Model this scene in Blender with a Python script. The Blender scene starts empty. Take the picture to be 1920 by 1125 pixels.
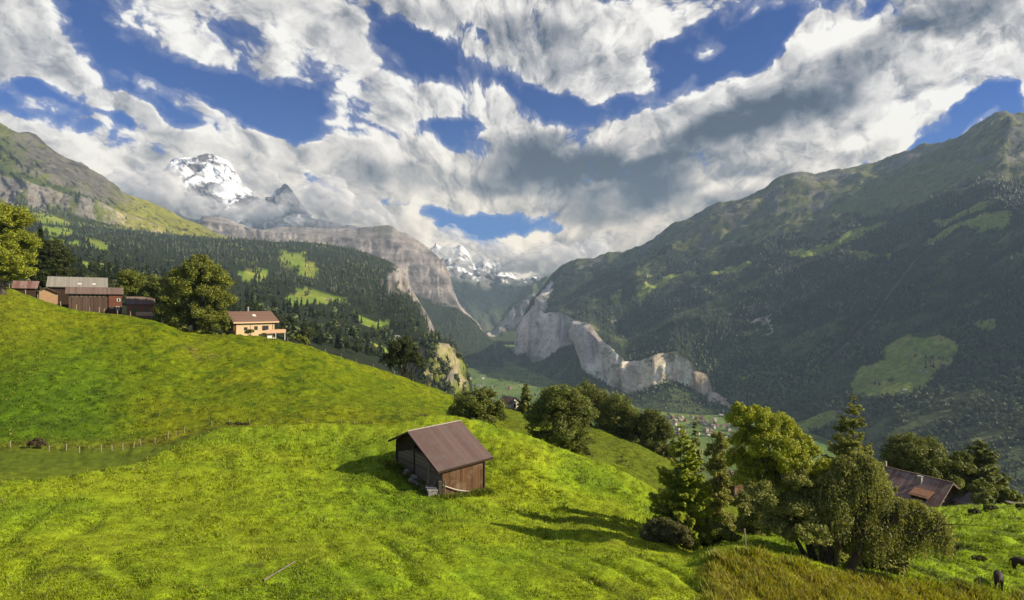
import bpy, math, random
import numpy as np
from mathutils import Vector, Matrix
R = math.radians
sc = bpy.context.scene
COL = sc.collection

# ------------------------------------------------------------------ camera
HOR = 575.0                      # horizon row of the photograph
cd = bpy.data.cameras.new("camera")
cam = bpy.data.objects.new("camera", cd); COL.objects.link(cam)
cam.location = (0, 0, 0); cam.rotation_euler = (R(90), 0, 0)
cd.sensor_width = 36; cd.lens = 18.75; cd.shift_y = 0.0065
cd.clip_start = 0.5; cd.clip_end = 60000
sc.camera = cam
sc.view_settings.view_transform = 'Standard'; sc.view_settings.look = 'None'
sc.view_settings.gamma = 1.0; sc.view_settings.use_curve_mapping = False
sc.view_settings.exposure = 0.75
sc.cycles.use_denoising = True
sc.cycles.denoiser = 'OPENIMAGEDENOISE'
sc.cycles.max_bounces = 6; sc.cycles.diffuse_bounces = 2; sc.cycles.glossy_bounces = 1
sc.cycles.transmission_bounces = 3; sc.cycles.transparent_max_bounces = 64
sc.cycles.volume_bounces = 1
sc.cycles.sample_clamp_indirect = 4.0
# ------------------------------------------------------------------ sun
SUN_EL = R(28.5)
SUN_AZ = R(99)                   # from +y towards +x: the sun stands to the right
sd = bpy.data.lights.new("sun", 'SUN'); so = bpy.data.objects.new("sun", sd); COL.objects.link(so)
sd.energy = 5.0; sd.angle = R(0.5); sd.color = (1.0, 0.87, 0.66)
sdir = Vector((math.sin(SUN_AZ)*math.cos(SUN_EL), math.cos(SUN_AZ)*math.cos(SUN_EL), math.sin(SUN_EL)))
so.rotation_euler = sdir.to_track_quat('Z', 'Y').to_euler(); so.location = sdir*500

# ------------------------------------------------------------------ node helper
class NT:
    def __init__(s, tree): s.t = tree; s.n = tree.nodes; s.l = tree.links
    def new(s, typ, **kw):
        n = s.n.new(typ)
        for k, v in kw.items():
            if k[0] == 'i' and k[1:].isdigit(): s.put(n, int(k[1:]), v)
            elif k.startswith('I_'): s.put(n, k[2:].replace('_', ' '), v)
            else: setattr(n, k, v)
        return n
    def put(s, n, k, v):
        if isinstance(v, bpy.types.NodeSocket): s.l.new(v, n.inputs[k])
        else: n.inputs[k].default_value = v
    def math(s, op, a, b=None, c=None, clamp=False):
        n = s.n.new('ShaderNodeMath'); n.operation = op; n.use_clamp = clamp; s.put(n, 0, a)
        if b is not None: s.put(n, 1, b)
        if c is not None: s.put(n, 2, c)
        return n.outputs[0]
    def vm(s, op, a, b=None):
        n = s.n.new('ShaderNodeVectorMath'); n.operation = op; s.put(n, 0, a)
        if b is not None: s.put(n, 1, b)
        return n.outputs[1] if op in ('LENGTH', 'DOT_PRODUCT') else n.outputs[0]
    def mr(s, v, a, b, c=0.0, d=1.0, smooth=True):
        n = s.n.new('ShaderNodeMapRange'); n.interpolation_type = 'SMOOTHSTEP' if smooth else 'LINEAR'
        for k, x in enumerate((v, a, b, c, d)): s.put(n, k, x)
        return n.outputs[0]
    def noise(s, vec, scale, detail=4, rough=0.55, out=0, dist=0.0):
        n = s.n.new('ShaderNodeTexNoise')
        s.put(n, 'Vector', vec); s.put(n, 'Scale', scale); s.put(n, 'Detail', detail); s.put(n, 'Roughness', rough); s.put(n, 'Distortion', dist)
        return n.outputs[out]
    def mix(s, f, a, b, blend='MIX'):
        n = s.n.new('ShaderNodeMix'); n.data_type = 'RGBA'; n.blend_type = blend
        s.put(n, 0, f); s.put(n, 6, a); s.put(n, 7, b); return n.outputs[2]

# ------------------------------------------------------------------ world: clear sky with clouds at infinity
world = bpy.data.worlds.new("World"); sc.world = world; world.use_nodes = True
def build_world():
    w = NT(world.node_tree); w.n.clear()
    out = w.new('ShaderNodeOutputWorld'); bg = w.new('ShaderNodeBackground')
    w.l.new(bg.outputs[0], out.inputs[0])
    sky = w.new('ShaderNodeTexSky', sky_type='NISHITA', sun_disc=False, sun_elevation=SUN_EL, sun_rotation=SUN_AZ, altitude=1300.0,
                air_density=1.0, dust_density=0.3, ozone_density=3.0)
    tc = w.new('ShaderNodeTexCoord').outputs['Generated']
    sx = w.new('ShaderNodeSeparateXYZ', i0=tc)
    y = w.math('MAXIMUM', sx.outputs[1], 0.12)
    gx = w.math('DIVIDE', sx.outputs[0], y); gz = w.math('DIVIDE', w.math('MAXIMUM', sx.outputs[2], -0.05), y)
    # direction plane: one unit = 45 degrees off axis; rows grow upward
    p0 = w.new('ShaderNodeCombineXYZ', i0=gx, i1=gz).outputs[0]
    n1 = w.noise(p0, 3.2, 3, 0.6, out=1)
    n2 = w.noise(p0, 13.0, 3, 0.6, out=1)
    off = w.vm('ADD', w.vm('MULTIPLY', w.vm('SUBTRACT', n1, (0.5,)*3), (0.20, 0.15, 0)), w.vm('MULTIPLY', w.vm('SUBTRACT', n2, (0.5,)*3), (0.035, 0.03, 0)))
    p = w.vm('ADD', p0, off)
    def blobs(lst):
        acc = None
        for (cx, cy, rx, ry, ang, wt) in lst:
            m = w.new('ShaderNodeMapping', vector_type='TEXTURE')
            if acc is None and w.last is None: w.put(m, 0, p)
            else:   # tiny dependence on the running sum keeps the evaluation sequential
                k = w.new('ShaderNodeVectorMath', operation='MULTIPLY_ADD'); w.put(k, 0, acc if acc is not None else w.last); k.inputs[1].default_value = (1e-7,)*3; w.put(k, 2, p)
                w.put(m, 0, k.outputs[0])
            m.inputs[1].default_value = ((cx-960)/1000, (HOR-cy)/1000, 0)
            m.inputs[2].default_value = (0, 0, R(-ang)); m.inputs[3].default_value = (rx/1000, ry/1000, 1)
            f = w.mr(w.vm('LENGTH', m.outputs[0]), 1.35, 0.35)
            acc = w.math('MULTIPLY', f, wt) if acc is None else w.math('MULTIPLY_ADD', f, wt, acc)
        w.last = acc
        return acc
    w.last = None
    cover = blobs(CLOUDS)
    cover = w.math('MINIMUM', cover, 0.88)
    # fibrous noise: stretched from lower left to upper right on the right, the other way on the left
    def fbm(vec, s, det, rough): return w.noise(vec, s, det, rough)
    side = w.mr(gx, -0.25, 0.15)
    ml = w.new('ShaderNodeMapping', vector_type='TEXTURE', i0=p0); ml.inputs[2].default_value = (0, 0, R(-27)); ml.inputs[3].default_value = (1.55, 1.0, 1)
    mrr = w.new('ShaderNodeMapping', vector_type='TEXTURE', i0=p0); mrr.inputs[2].default_value = (0, 0, R(24)); mrr.inputs[3].default_value = (1.2, 0.95, 1)
    q = w.new('ShaderNodeMix', data_type='VECTOR', i0=side)
    w.put(q, 4, ml.outputs[0]); w.put(q, 5, mrr.outputs[0]); q = q.outputs[1]
    N = fbm(q, 5.5, 9, 0.60)
    qw = w.vm('ADD', q, w.vm('MULTIPLY', w.vm('SUBTRACT', w.noise(q, 9.0, 3, 0.6, out=1), (0.5,)*3), (0.09, 0.09, 0)))
    def bil(vec):
        v = w.new('ShaderNodeTexVoronoi', feature='SMOOTH_F1', voronoi_dimensions='2D', normalize=True)
        w.put(v, 'Vector', vec); v.inputs['Scale'].default_value = 11.0; v.inputs['Detail'].default_value = 4.0; v.inputs['Roughness'].default_value = 0.62; v.inputs['Smoothness'].default_value = 0.4
        return w.math('SUBTRACT', 1.0, v.outputs['Distance'])
    B = bil(qw); B2 = bil(w.vm('ADD', qw, (0.020, 0.016, 0)))
    holes = blobs([(a, b, c*1.1, e_*1.12, f, g*1.2) for a, b, c, e_, f, g in HOLES])
    nn = w.math('MULTIPLY_ADD', w.math('SUBTRACT', B, 0.66), 1.0, w.math('SUBTRACT', N, 0.5))
    d = w.math('MULTIPLY_ADD', nn, 3.1, w.math('SUBTRACT', cover, holes))
    dens = w.math('MAXIMUM', w.mr(d, 0.16, 0.66), w.mr(d, -0.35, 0.5, 0.0, 0.22))
    N2 = fbm(w.vm('ADD', q, (0.040, 0.030, 0)), 5.5, 6, 0.6)
    thick = w.mr(d, 0.45, 1.5)
    sh = w.math('ADD', w.math('MULTIPLY', w.math('SUBTRACT', N, N2), 0.95), w.math('MULTIPLY', w.math('SUBTRACT', B, B2), w.mr(thick, 0.3, 1.0, 1.9, 0.8)))
    rim = w.mr(d, 0.85, 0.35)
    lum = w.math('ADD', w.math('SUBTRACT', 0.83, w.math('MULTIPLY', thick, 0.10)), sh)
    lum = w.math('MULTIPLY_ADD', rim, 0.05, lum)
    lum = w.math('SUBTRACT', lum, w.math('MULTIPLY', blobs(DARK), 1.9))
    lum = w.math('ADD', lum, blobs(BRIGHT))
    lum = w.math('MULTIPLY_ADD', w.math('SUBTRACT', N, 0.5), 0.15, lum)
    lowwarm = w.mr(gz, 0.42, 0.12)
    cr = w.new('ShaderNodeValToRGB', i0=lum)
    e = cr.color_ramp; e.interpolation = 'LINEAR'
    e.elements[0].position = 0.0; e.elements[0].color = (0.052, 0.072, 0.11, 1)
    e.elements[1].position = 1.0; e.elements[1].color = (0.93, 0.90, 0.84, 1)
    for ps, c in ((0.2, (0.11, 0.135, 0.175)), (0.42, (0.25, 0.262, 0.29)), (0.62, (0.43, 0.425, 0.43)), (0.80, (0.68, 0.655, 0.63))):
        el = e.elements.new(ps); el.color = (*c, 1)
    ccol = w.mix(w.math('MULTIPLY', lowwarm, 0.8), cr.outputs[0], w.mix(1.0, cr.outputs[0], (1.06, 0.95, 0.78, 1), 'MULTIPLY'))
    ccol = w.mix(1.0, ccol, (CLOUD_GAIN,)*3+(1,), 'MULTIPLY')
    skyc = w.mix(1.0, sky.outputs[0], (0.115*0.05, 0.115*0.21, 0.115*0.47, 1), 'MULTIPLY')
    veil = w.mix(w.mr(gz, 0.42, 0.0, 0.0, 0.55), skyc, (0.06, 0.16, 0.33, 1))
    fin = w.mix(dens, veil, ccol)
    w.put(bg, 'Color', fin); w.put(bg, 'Strength', 1.0)
    world.cycles.sampling_method = 'MANUAL'; world.cycles.sample_map_resolution = 512
CLOUD_GAIN = 0.66
CLOUDS = [  # centre column, row, half width, half height, tilt, weight
 (60,60,150,75,28,1),(20,110,110,50,10,.6),(150,110,80,40,40,.5),
 (330,55,110,35,38,.55),(430,95,150,50,38,.75),(500,40,130,45,40,.6),(600,50,130,60,50,.8),(650,120,60,35,50,.5),
 (760,15,330,42,0,1),(1000,60,170,85,5,1),(1080,120,110,60,20,.8),(1210,30,130,50,-20,.9),(1160,90,90,50,-30,.5),
 (760,190,120,40,12,.55),(870,190,110,65,20,.9),(700,215,110,40,8,.6),(960,250,60,30,0,.4),
 (140,185,70,22,30,.6),(230,215,150,26,24,.75),(330,250,90,18,20,.45),(440,235,110,20,20,.5),(480,260,140,18,15,.5),(120,235,60,16,0,.5),(250,262,60,10,0,.4),
 (20,230,50,28,40,1),(150,300,110,45,25,1),(290,340,170,60,18,1),(480,330,160,55,20,.9),(620,370,140,60,20,1),(740,420,110,40,20,1),(850,480,110,40,15,1),
 (640,290,110,45,8,1),(760,320,170,60,5,1),(860,375,180,32,3,1),(720,350,110,40,0,.8),
 (1030,320,180,85,0,1.1),(1200,300,190,90,-15,1.1),(1380,250,210,110,-28,1.2),(1560,170,230,110,-30,1.2),(1740,90,230,100,-28,1.2),(1880,30,160,80,0,1),
 (1150,410,220,55,-5,1.1),(1080,470,170,45,-12,1.1),(950,500,140,30,0,1),(1300,370,190,60,-20,1.1),(1480,310,200,55,-20,1.1),(1620,260,120,50,-25,1),
 (1720,215,140,28,-20,1),(1900,110,60,40,20,.9),(1905,160,25,45,0,.7),(1560,30,100,40,-30,.9),(1180,170,50,22,30,.5),(1110,165,60,40,50,.5),
 (1905,215,30,12,0,.5),(2100,150,150,200,0,1),(-150,150,150,160,0,.6),(1250,175,30,20,0,.3),
]
HOLES = [
 (720,55,45,38,20,.85),(805,115,75,35,35,.8),(890,45,45,22,10,.8),(985,165,60,22,25,.6),(1060,205,75,24,15,.6),(1190,190,60,32,-20,.6),
 (905,413,140,20,3,1.0),(760,385,50,12,3,.7),(1835,195,60,26,-25,.95),(1890,200,14,50,0,.6),(1770,262,90,14,-30,.9),(1400,90,120,42,-38,1.0),(1290,150,60,30,-20,.6),
 (640,262,70,12,8,.6),(90,175,60,16,20,.7),(300,205,90,16,22,.6),(560,200,60,22,30,.6),(380,225,70,12,22,.5),(200,245,50,10,20,.5),(480,20,26,60,-35,.4),(560,250,50,14,10,.4),(470,190,60,20,30,.4),(1240,120,40,40,20,.5),(400,180,160,26,24,.8),(190,70,50,90,-25,.8),(150,255,110,16,20,.4),(870,270,60,22,20,.5),(560,240,50,30,30,.4),(620,340,60,8,35,.6),(390,300,100,12,5,.3),(280,20,80,30,30,.4),
]
DARK = [
 (1040,300,150,42,3,.34),(1130,340,200,38,3,.26),(960,340,80,26,0,.12),(1290,290,120,45,-25,.20),(1370,240,130,32,-22,.26),(1500,200,130,40,-25,.22),(1440,170,150,70,-30,.14),
 (1640,120,120,50,-28,.18),(1780,30,110,36,-20,.26),(1230,350,180,40,-12,.12),(40,100,120,50,0,.12),(1050,90,130,50,10,.14),(1100,390,160,30,-8,.10),
 (780,340,150,24,4,.13),(640,20,160,30,0,.1),(920,45,150,30,5,.12),(1480,330,190,40,-18,.12),(1330,400,110,30,-20,.1),(1190,455,110,25,-10,.08),(690,390,100,20,5,.1),
]
BRIGHT = [
 (1640,255,140,26,-25,.28),(1560,280,120,24,-25,.18),(1760,200,120,26,-20,.22),(1420,150,130,22,-30,.22),(1560,60,90,40,-35,.2),(1240,190,70,22,-10,.18),
 (1050,430,130,24,-10,.14),(1150,60,120,40,-30,.12),(1500,10,60,40,-40,.2),(1390,355,60,14,-10,.25),(1150,375,60,12,0,.12),(150,290,120,26,30,.14),(620,385,130,20,18,.14),(1880,90,60,40,0,.1),
 (820,480,90,20,20,.16),
]
build_world()

# ------------------------------------------------------------------ numeric helpers
def _h(ix, iy, iz, seed):
    h = (ix.astype(np.uint32)*np.uint32(374761393)) ^ (iy.astype(np.uint32)*np.uint32(668265263)) ^ (iz.astype(np.uint32)*np.uint32(2147483647)) ^ np.uint32(seed*144665+1013)
    h = (h ^ (h >> np.uint32(13)))*np.uint32(1274126177); h ^= h >> np.uint32(16); h *= np.uint32(2246822519); h ^= h >> np.uint32(15)
    return h.astype(np.float64)/4294967295.0*2-1
def vnoise(x, y, z, seed=0):
    x, y, z = np.broadcast_arrays(x, y, z)
    ix, iy, iz = [np.floor(a).astype(np.int64) for a in (x, y, z)]
    fx, fy, fz = x-ix, y-iy, z-iz
    u, v, w = [f*f*f*(f*(f*6-15)+10) for f in (fx, fy, fz)]
    r = 0
    for dx in (0, 1):
        wx = u if dx else 1-u
        for dy in (0, 1):
            wy = v if dy else 1-v
            for dz in (0, 1):
                r = r + wx*wy*(w if dz else 1-w)*_h(ix+dx, iy+dy, iz+dz, seed)
    return r
def fbm(x, y, z, scale, octv=5, gain=0.5, seed=0, ridged=False):
    x, y, z = x/scale, y/scale, z/scale
    s, a, t = 0, 1.0, 0
    for o in range(octv):
        n = vnoise(x, y, z, seed+o*7)
        if ridged: n = 1-2*np.abs(n)*1.4
        s = s+a*n; t += a; a *= gain
        x, y, z = x*2.03+11.3, y*2.03+5.7, z*2.03+3.1
    return s/t
def pchip(Pv, tq):
    """monotone cubic through the rows of Pv (K, n) at parameters tq (m,) -> (m, n)"""
    K = Pv.shape[0]; d = Pv[1:]-Pv[:-1]
    m = np.zeros_like(Pv)
    a, b = d[:-1], d[1:]
    with np.errstate(divide='ignore', invalid='ignore'):
        hm = np.where(a*b > 0, 2*a*b/(a+b), 0)
    m[1:-1] = np.nan_to_num(hm); m[0] = d[0]; m[-1] = d[-1]
    i = np.clip(np.floor(tq).astype(int), 0, K-2); f = (tq-i)[:, None]
    h00 = 2*f**3-3*f**2+1; h10 = f**3-2*f**2+f; h01 = -2*f**3+3*f**2; h11 = f**3-f**2
    return h00*Pv[i]+h10*m[i]+h01*Pv[i+1]+h11*m[i+1]
def smooth_interp(xq, xs, ys):
    xs, ys = np.array(xs, float), np.array(ys, float)
    if len(xs) < 3: return np.interp(xq, xs, ys)
    h = np.diff(xs); d = np.diff(ys)/h; m = np.zeros(len(xs))
    for k in range(1, len(xs)-1):
        if d[k-1]*d[k] > 0:
            w1, w2 = 2*h[k]+h[k-1], h[k]+2*h[k-1]; m[k] = (w1+w2)/(w1/d[k-1]+w2/d[k])
    m[0], m[-1] = d[0], d[-1]
    xc = np.clip(xq, xs[0], xs[-1]); i = np.clip(np.searchsorted(xs, xc, side='right')-1, 0, len(xs)-2); t = (xc-xs[i])/h[i]
    return (2*t**3-3*t**2+1)*ys[i]+(t**3-2*t**2+t)*h[i]*m[i]+(-2*t**3+3*t**2)*ys[i+1]+(t**3-t**2)*h[i]*m[i+1]
def inpoly(px, py, poly):
    c = np.zeros(px.shape, bool); n = len(poly); j = n-1
    for i in range(n):
        xi, yi = poly[i]; xj, yj = poly[j]
        if yi != yj:
            c ^= ((yi > py) != (yj > py)) & (px < (xj-xi)*(py-yi)/(yj-yi)+xi)
        j = i
    return c
def anypoly(px, py, polys):
    m = np.zeros(px.shape, bool)
    for p in polys: m |= inpoly(px, py, p)
    return m
def mixc(a, b, f): return a+(b-a)*f[..., None]
def C3(*c): return np.array(c, float)
def sst(a, b, x):
    t = np.clip((x-a)/(b-a), 0, 1); return t*t*(3-2*t)
def P(px, py, Y): return Vector(((px-960)/1000*Y, Y, (HOR-py)/1000*Y))

# ------------------------------------------------------------------ mesh helpers
def np_mesh(name, V, F, mats=(), tint=None, midx=None, smooth=False):
    """V (n,3); F (m,k) one face size"""
    me = bpy.data.meshes.new(name); V = np.asarray(V, np.float32); F = np.asarray(F, np.int32); k = F.shape[1]
    me.vertices.add(len(V)); me.vertices.foreach_set('co', V.ravel())
    me.loops.add(F.size); me.loops.foreach_set('vertex_index', F.ravel())
    me.polygons.add(len(F)); me.polygons.foreach_set('loop_start', np.arange(0, F.size, k, dtype=np.int32))
    me.polygons.foreach_set('loop_total', np.full(len(F), k, np.int32))
    if midx is not None: me.polygons.foreach_set('material_index', np.asarray(midx, np.int32))
    me.polygons.foreach_set('use_smooth', np.full(len(F), smooth, bool))
    for m in mats: me.materials.append(m)
    if tint is not None:
        a = me.attributes.new('tint', 'FLOAT_COLOR', 'POINT')
        t = np.ones((len(V), 4), np.float32); t[:, :3] = tint; a.data.foreach_set('color', t.ravel())
    me.update(calc_edges=True); me.validate()
    return me
def link(name, me, parent=None, loc=(0, 0, 0), rz=0.0):
    o = bpy.data.objects.new(name, me); COL.objects.link(o); o.parent = parent
    o.location = loc; o.rotation_euler = (0, 0, rz); return o
def tag(o, label=None, cat=None, group=None, kind=None):
    if label: o['label'] = label
    if cat: o['category'] = cat
    if group: o['group'] = group
    if kind: o['kind'] = kind
    return o
def thing(name, label, cat, loc=(0, 0, 0), rz=0.0, group=None): return tag(link(name, None, None, loc, rz), label, cat, group)
def copy_tree(o, parent=None):
    c = o.copy(); COL.objects.link(c); c.parent = parent
    for ch in [x for x in o.children]: copy_tree(ch, c)
    return c

# ------------------------------------------------------------------ materials
def mat(name):
    m = bpy.data.materials.new(name); m.use_nodes = True; w = NT(m.node_tree); w.n.clear()
    out = w.new('ShaderNodeOutputMaterial'); return m, w, out
def terrain_mat(name, fine, bumpd, s2, spec=0.1):
    m, w, out = mat(name)
    b = w.new('ShaderNodeBsdfPrincipled', I_Roughness=0.95); b.inputs['Specular IOR Level'].default_value = spec
    att = w.new('ShaderNodeAttribute', attribute_name='tint').outputs[0]
    pos = w.new('ShaderNodeNewGeometry').outputs['Position']
    n1 = w.noise(pos, fine, 5, 0.65); n2 = w.noise(pos, s2, 3, 0.6)
    v = w.math('MULTIPLY', w.mr(n1, 0.25, 0.75, 0.55, 1.45, False), w.mr(n2, 0.3, 0.7, 0.8, 1.2, False))
    c = w.mix(1.0, att, w.new('ShaderNodeCombineXYZ', i0=v, i1=v, i2=v).outputs[0], 'MULTIPLY')
    w.put(b, 'Base Color', c)
    bp = w.new('ShaderNodeBump', I_Strength=0.8, I_Distance=bumpd, I_Height=n1); w.put(b, 'Normal', bp.outputs[0])
    w.l.new(b.outputs[0], out.inputs[0]); return m
def leaf_mat(name, trans=0.35):
    m, w, out = mat(name)
    att = w.new('ShaderNodeAttribute', attribute_name='tint').outputs[0]
    d = w.new('ShaderNodeBsdfPrincipled', I_Base_Color=att, I_Roughness=0.55); d.inputs['Specular IOR Level'].default_value = 0.25
    t = w.new('ShaderNodeBsdfTranslucent', I_Color=w.mix(1.0, att, (1.25, 1.15, 0.5, 1), 'MULTIPLY'))
    mx = w.new('ShaderNodeMixShader', i0=trans); w.l.new(d.outputs[0], mx.inputs[1]); w.l.new(t.outputs[0], mx.inputs[2])
    w.l.new(mx.outputs[0], out.inputs[0]); return m
def simple_mat(name, col, rough=0.8, nscale=None, amt=0.3, stretch=(1, 1, 1), bump=0.0, spec=0.3, coord='Object', col2=None):
    m, w, out = mat(name)
    b = w.new('ShaderNodeBsdfPrincipled', I_Roughness=rough); b.inputs['Specular IOR Level'].default_value = spec
    if nscale:
        tc = w.new('ShaderNodeTexCoord').outputs[coord]
        mp = w.new('ShaderNodeMapping', i0=tc); mp.inputs[3].default_value = stretch
        n = w.noise(mp.outputs[0], nscale, 5, 0.6)
        if col2: c = w.mix(w.mr(n, 0.35, 0.68), (*col, 1), (*col2, 1))
        else:
            v = w.mr(n, 0.25, 0.75, 1-amt, 1+amt, False)
            c = w.mix(1.0, (*col, 1), w.new('ShaderNodeCombineXYZ', i0=v, i1=v, i2=v).outputs[0], 'MULTIPLY')
        w.put(b, 'Base Color', c)
        if bump: w.put(b, 'Normal', w.new('ShaderNodeBump', I_Strength=0.7, I_Distance=bump, I_Height=n).outputs[0])
    else: b.inputs['Base Color'].default_value = (*col, 1)
    w.l.new(b.outputs[0], out.inputs[0]); return m
M_LEAF = leaf_mat('leaves'); M_FIR = leaf_mat('needles', 0.2); M_GRASS = leaf_mat('grass blades', 0.45)
M_WOODS = leaf_mat('far foliage', 0.0)
M_BARK = simple_mat('bark', (0.07, 0.055, 0.04), 0.95, 3.0, 0.5, (1, 1, 0.2), 0.03)

# ------------------------------------------------------------------ terrain sheets: each a loft of level lines, (column, row, distance)
def sheet(name, curves, u0, u1, du=3.0, dv=3.0, smooth=True, disp=None, tint=None, mat_=None, jag=None):
    us = np.arange(u0, u1+du, du); K = len(curves)
    PYc = np.zeros((K, len(us))); Yc = np.zeros_like(PYc)
    for k, c in enumerate(curves):
        a = np.array(c, float)
        if smooth: PYc[k] = smooth_interp(us, a[:, 0], a[:, 1]); Yc[k] = smooth_interp(us, a[:, 0], a[:, 2])
        else: PYc[k] = np.interp(us, a[:, 0], a[:, 1]); Yc[k] = smooth_interp(us, a[:, 0], a[:, 2])
    for k, (amp, wl) in (jag or {}).items(): PYc[k] += fbm(us, 0*us+k*17.3, 0*us, wl, 5, 0.6, seed=7)*amp
    Zc = (HOR-PYc)/1000*Yc
    ts = []
    for k in range(K-1):
        span = np.percentile(np.abs(PYc[k+1]-PYc[k]), 80); n = int(np.clip(span/dv, 4, 130))
        ts += list(k+np.arange(n)/n)
    ts.append(K-1.0); ts = np.array(ts)
    Yg = pchip(Yc, ts) if smooth else np.stack([np.interp(ts, np.arange(K), Yc[:, j]) for j in range(len(us))], 1)
    Zg = pchip(Zc, ts) if smooth else np.stack([np.interp(ts, np.arange(K), Zc[:, j]) for j in range(len(us))], 1)
    Xg = (us[None, :]-960)/1000*Yg
    T = np.repeat(ts[:, None], len(us), 1)
    PXg = np.repeat(us[None, :], len(ts), 0); PYg = HOR-1000*Zg/Yg
    g = dict(us=us, ts=ts, X=Xg, Y=Yg, Z=Zg, T=T, px=PXg, py=PYg)
    if disp:
        dx, dy, dz = disp(g); g['X'] = Xg+dx; g['Y'] = Yg+dy; g['Z'] = Zg+dz
    col = tint(g)
    V = np.stack([g['X'], g['Y'], g['Z']], -1).reshape(-1, 3)
    nr, nc = Xg.shape; i = (np.arange(nr-1)[:, None]*nc+np.arange(nc-1)[None, :]).ravel()
    F = np.stack([i, i+1, i+nc+1, i+nc], 1)
    me = np_mesh(name, V, F, [mat_], col.reshape(-1, 3), smooth=True)
    o = link(name, me); o['kind'] = 'structure'
    g['col'] = col; g['obj'] = o
    return g
def samp(g, r, c, key):
    """bilinear lookup at fractional row / column"""
    A = g[key]; r0 = np.clip(r.astype(int), 0, A.shape[0]-2); c0 = np.clip(c.astype(int), 0, A.shape[1]-2); fr, fc = r-r0, c-c0
    return A[r0, c0]*(1-fr)*(1-fc)+A[r0, c0+1]*(1-fr)*fc+A[r0+1, c0]*fr*(1-fc)+A[r0+1, c0+1]*fr*fc

# --- near meadows
near_curves = [
 [(-1800,2600,1.5),(3600,2600,1.5)],
 [(-1800,1500,7),(960,1500,9),(3600,1500,13)],
 [(-1800,1180,15),(0,1180,19),(700,1180,22),(1300,1185,27),(1600,1190,33),(1900,1180,40),(3600,1200,42)],
 [(-1800,1040,24),(0,1050,27),(600,1050,31),(1000,1052,36),(1200,1055,37),(1290,1062,37),(1345,1046,37),(1400,1044,37.5),(1480,1058,38),(1540,1072,38.5),(1640,1092,40),(1760,1108,43),(1920,1122,47),(3600,1150,50)],
 [(-1800,960,33),(0,960,36),(400,950,42),(700,948,50),(840,931,54.5),(908,920,57.5),(1000,945,56),(1150,990,50),(1250,1022,47),(1300,1030,48),(1400,1015,50),(1540,1050,46),(1640,1050,50),(1750,1035,57),(1920,1015,60),(3600,1040,66)],
 [(-1800,915,42),(0,907,44),(250,878,53),(420,862,58),(640,880,60),(735,868,61),(850,880,66),(950,872,67),(1100,915,65),(1200,955,60),(1300,990,58),(1400,985,60),(1540,1005,60),(1700,992,66),(1920,975,70),(3600,1000,80)],
 [(-1800,908,43),(0,903,45.5),(250,870,56),(340,835,66),(420,806,75),(600,798,82),(700,799,84),(740,797,85),(800,783,87),(870,788,88),(960,810,86),(1100,861,80),(1180,892,76),(1225,916,73),(1245,940,70),(1300,965,69),(1540,982,72),(1650,960,80),(1750,955,84),(1920,950,86),(3600,970,95)],
 [(-1800,905,47),(0,896,48),(250,868,59),(340,842,70),(420,814,83),(600,809,91),(740,808,93),(800,802,99),(870,812,101),(960,836,100),(1100,886,94),(1225,940,86),(1300,975,84),(1540,1000,90),(1650,980,98),(1920,970,104),(3600,1000,120)],
 [(-1800,850,74),(0,840,73),(120,838,76),(280,829,82),(350,816,86),(420,801,90),(600,800,97),(740,798,102),(800,791,107),(870,795,113),(960,800,125),(1100,850,120),(1225,905,115),(1300,930,113),(1540,975,122),(1920,1000,135),(3600,1100,150)],
 [(-1800,690,95),(0,690,102),(280,715,109),(420,716,118),(600,732,123),(740,752,131),(850,768,141),(960,785,150),(1100,826,140),(1240,878,130),(1400,950,137),(1920,1040,155),(3600,1150,180)],
 [(-1800,470,130),(-400,480,138),(0,537,140),(130,580,142),(290,602,142),(350,622,143),(420,627,146),(540,641,150),(600,656,152),(700,691,157),(780,718,162),(850,742,168),(900,757,185),(950,764,200),(1000,780,188),(1060,790,176),(1110,798,168),(1170,822,160),(1240,856,152),(1400,935,155),(1920,1060,175),(3600,1180,200)],
 [(-1800,480,165),(0,545,165),(130,585,164),(290,612,164),(420,634,166),(540,655,170),(600,675,172),(700,715,180),(850,775,190),(950,790,215),(1110,830,185),(1240,890,172),(1400,970,175),(1920,1090,200),(3600,1200,230)],
 [(-1800,560,330),(0,600,330),(600,770,330),(950,900,330),(1240,1000,330),(1920,1150,330),(3600,1250,330)],
 [(-1800,640,700),(0,700,700),(600,850,700),(950,980,700),(1920,1200,700),(3600,1250,500)],
]
DRY = C3(0.30,0.22,0.035)
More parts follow.
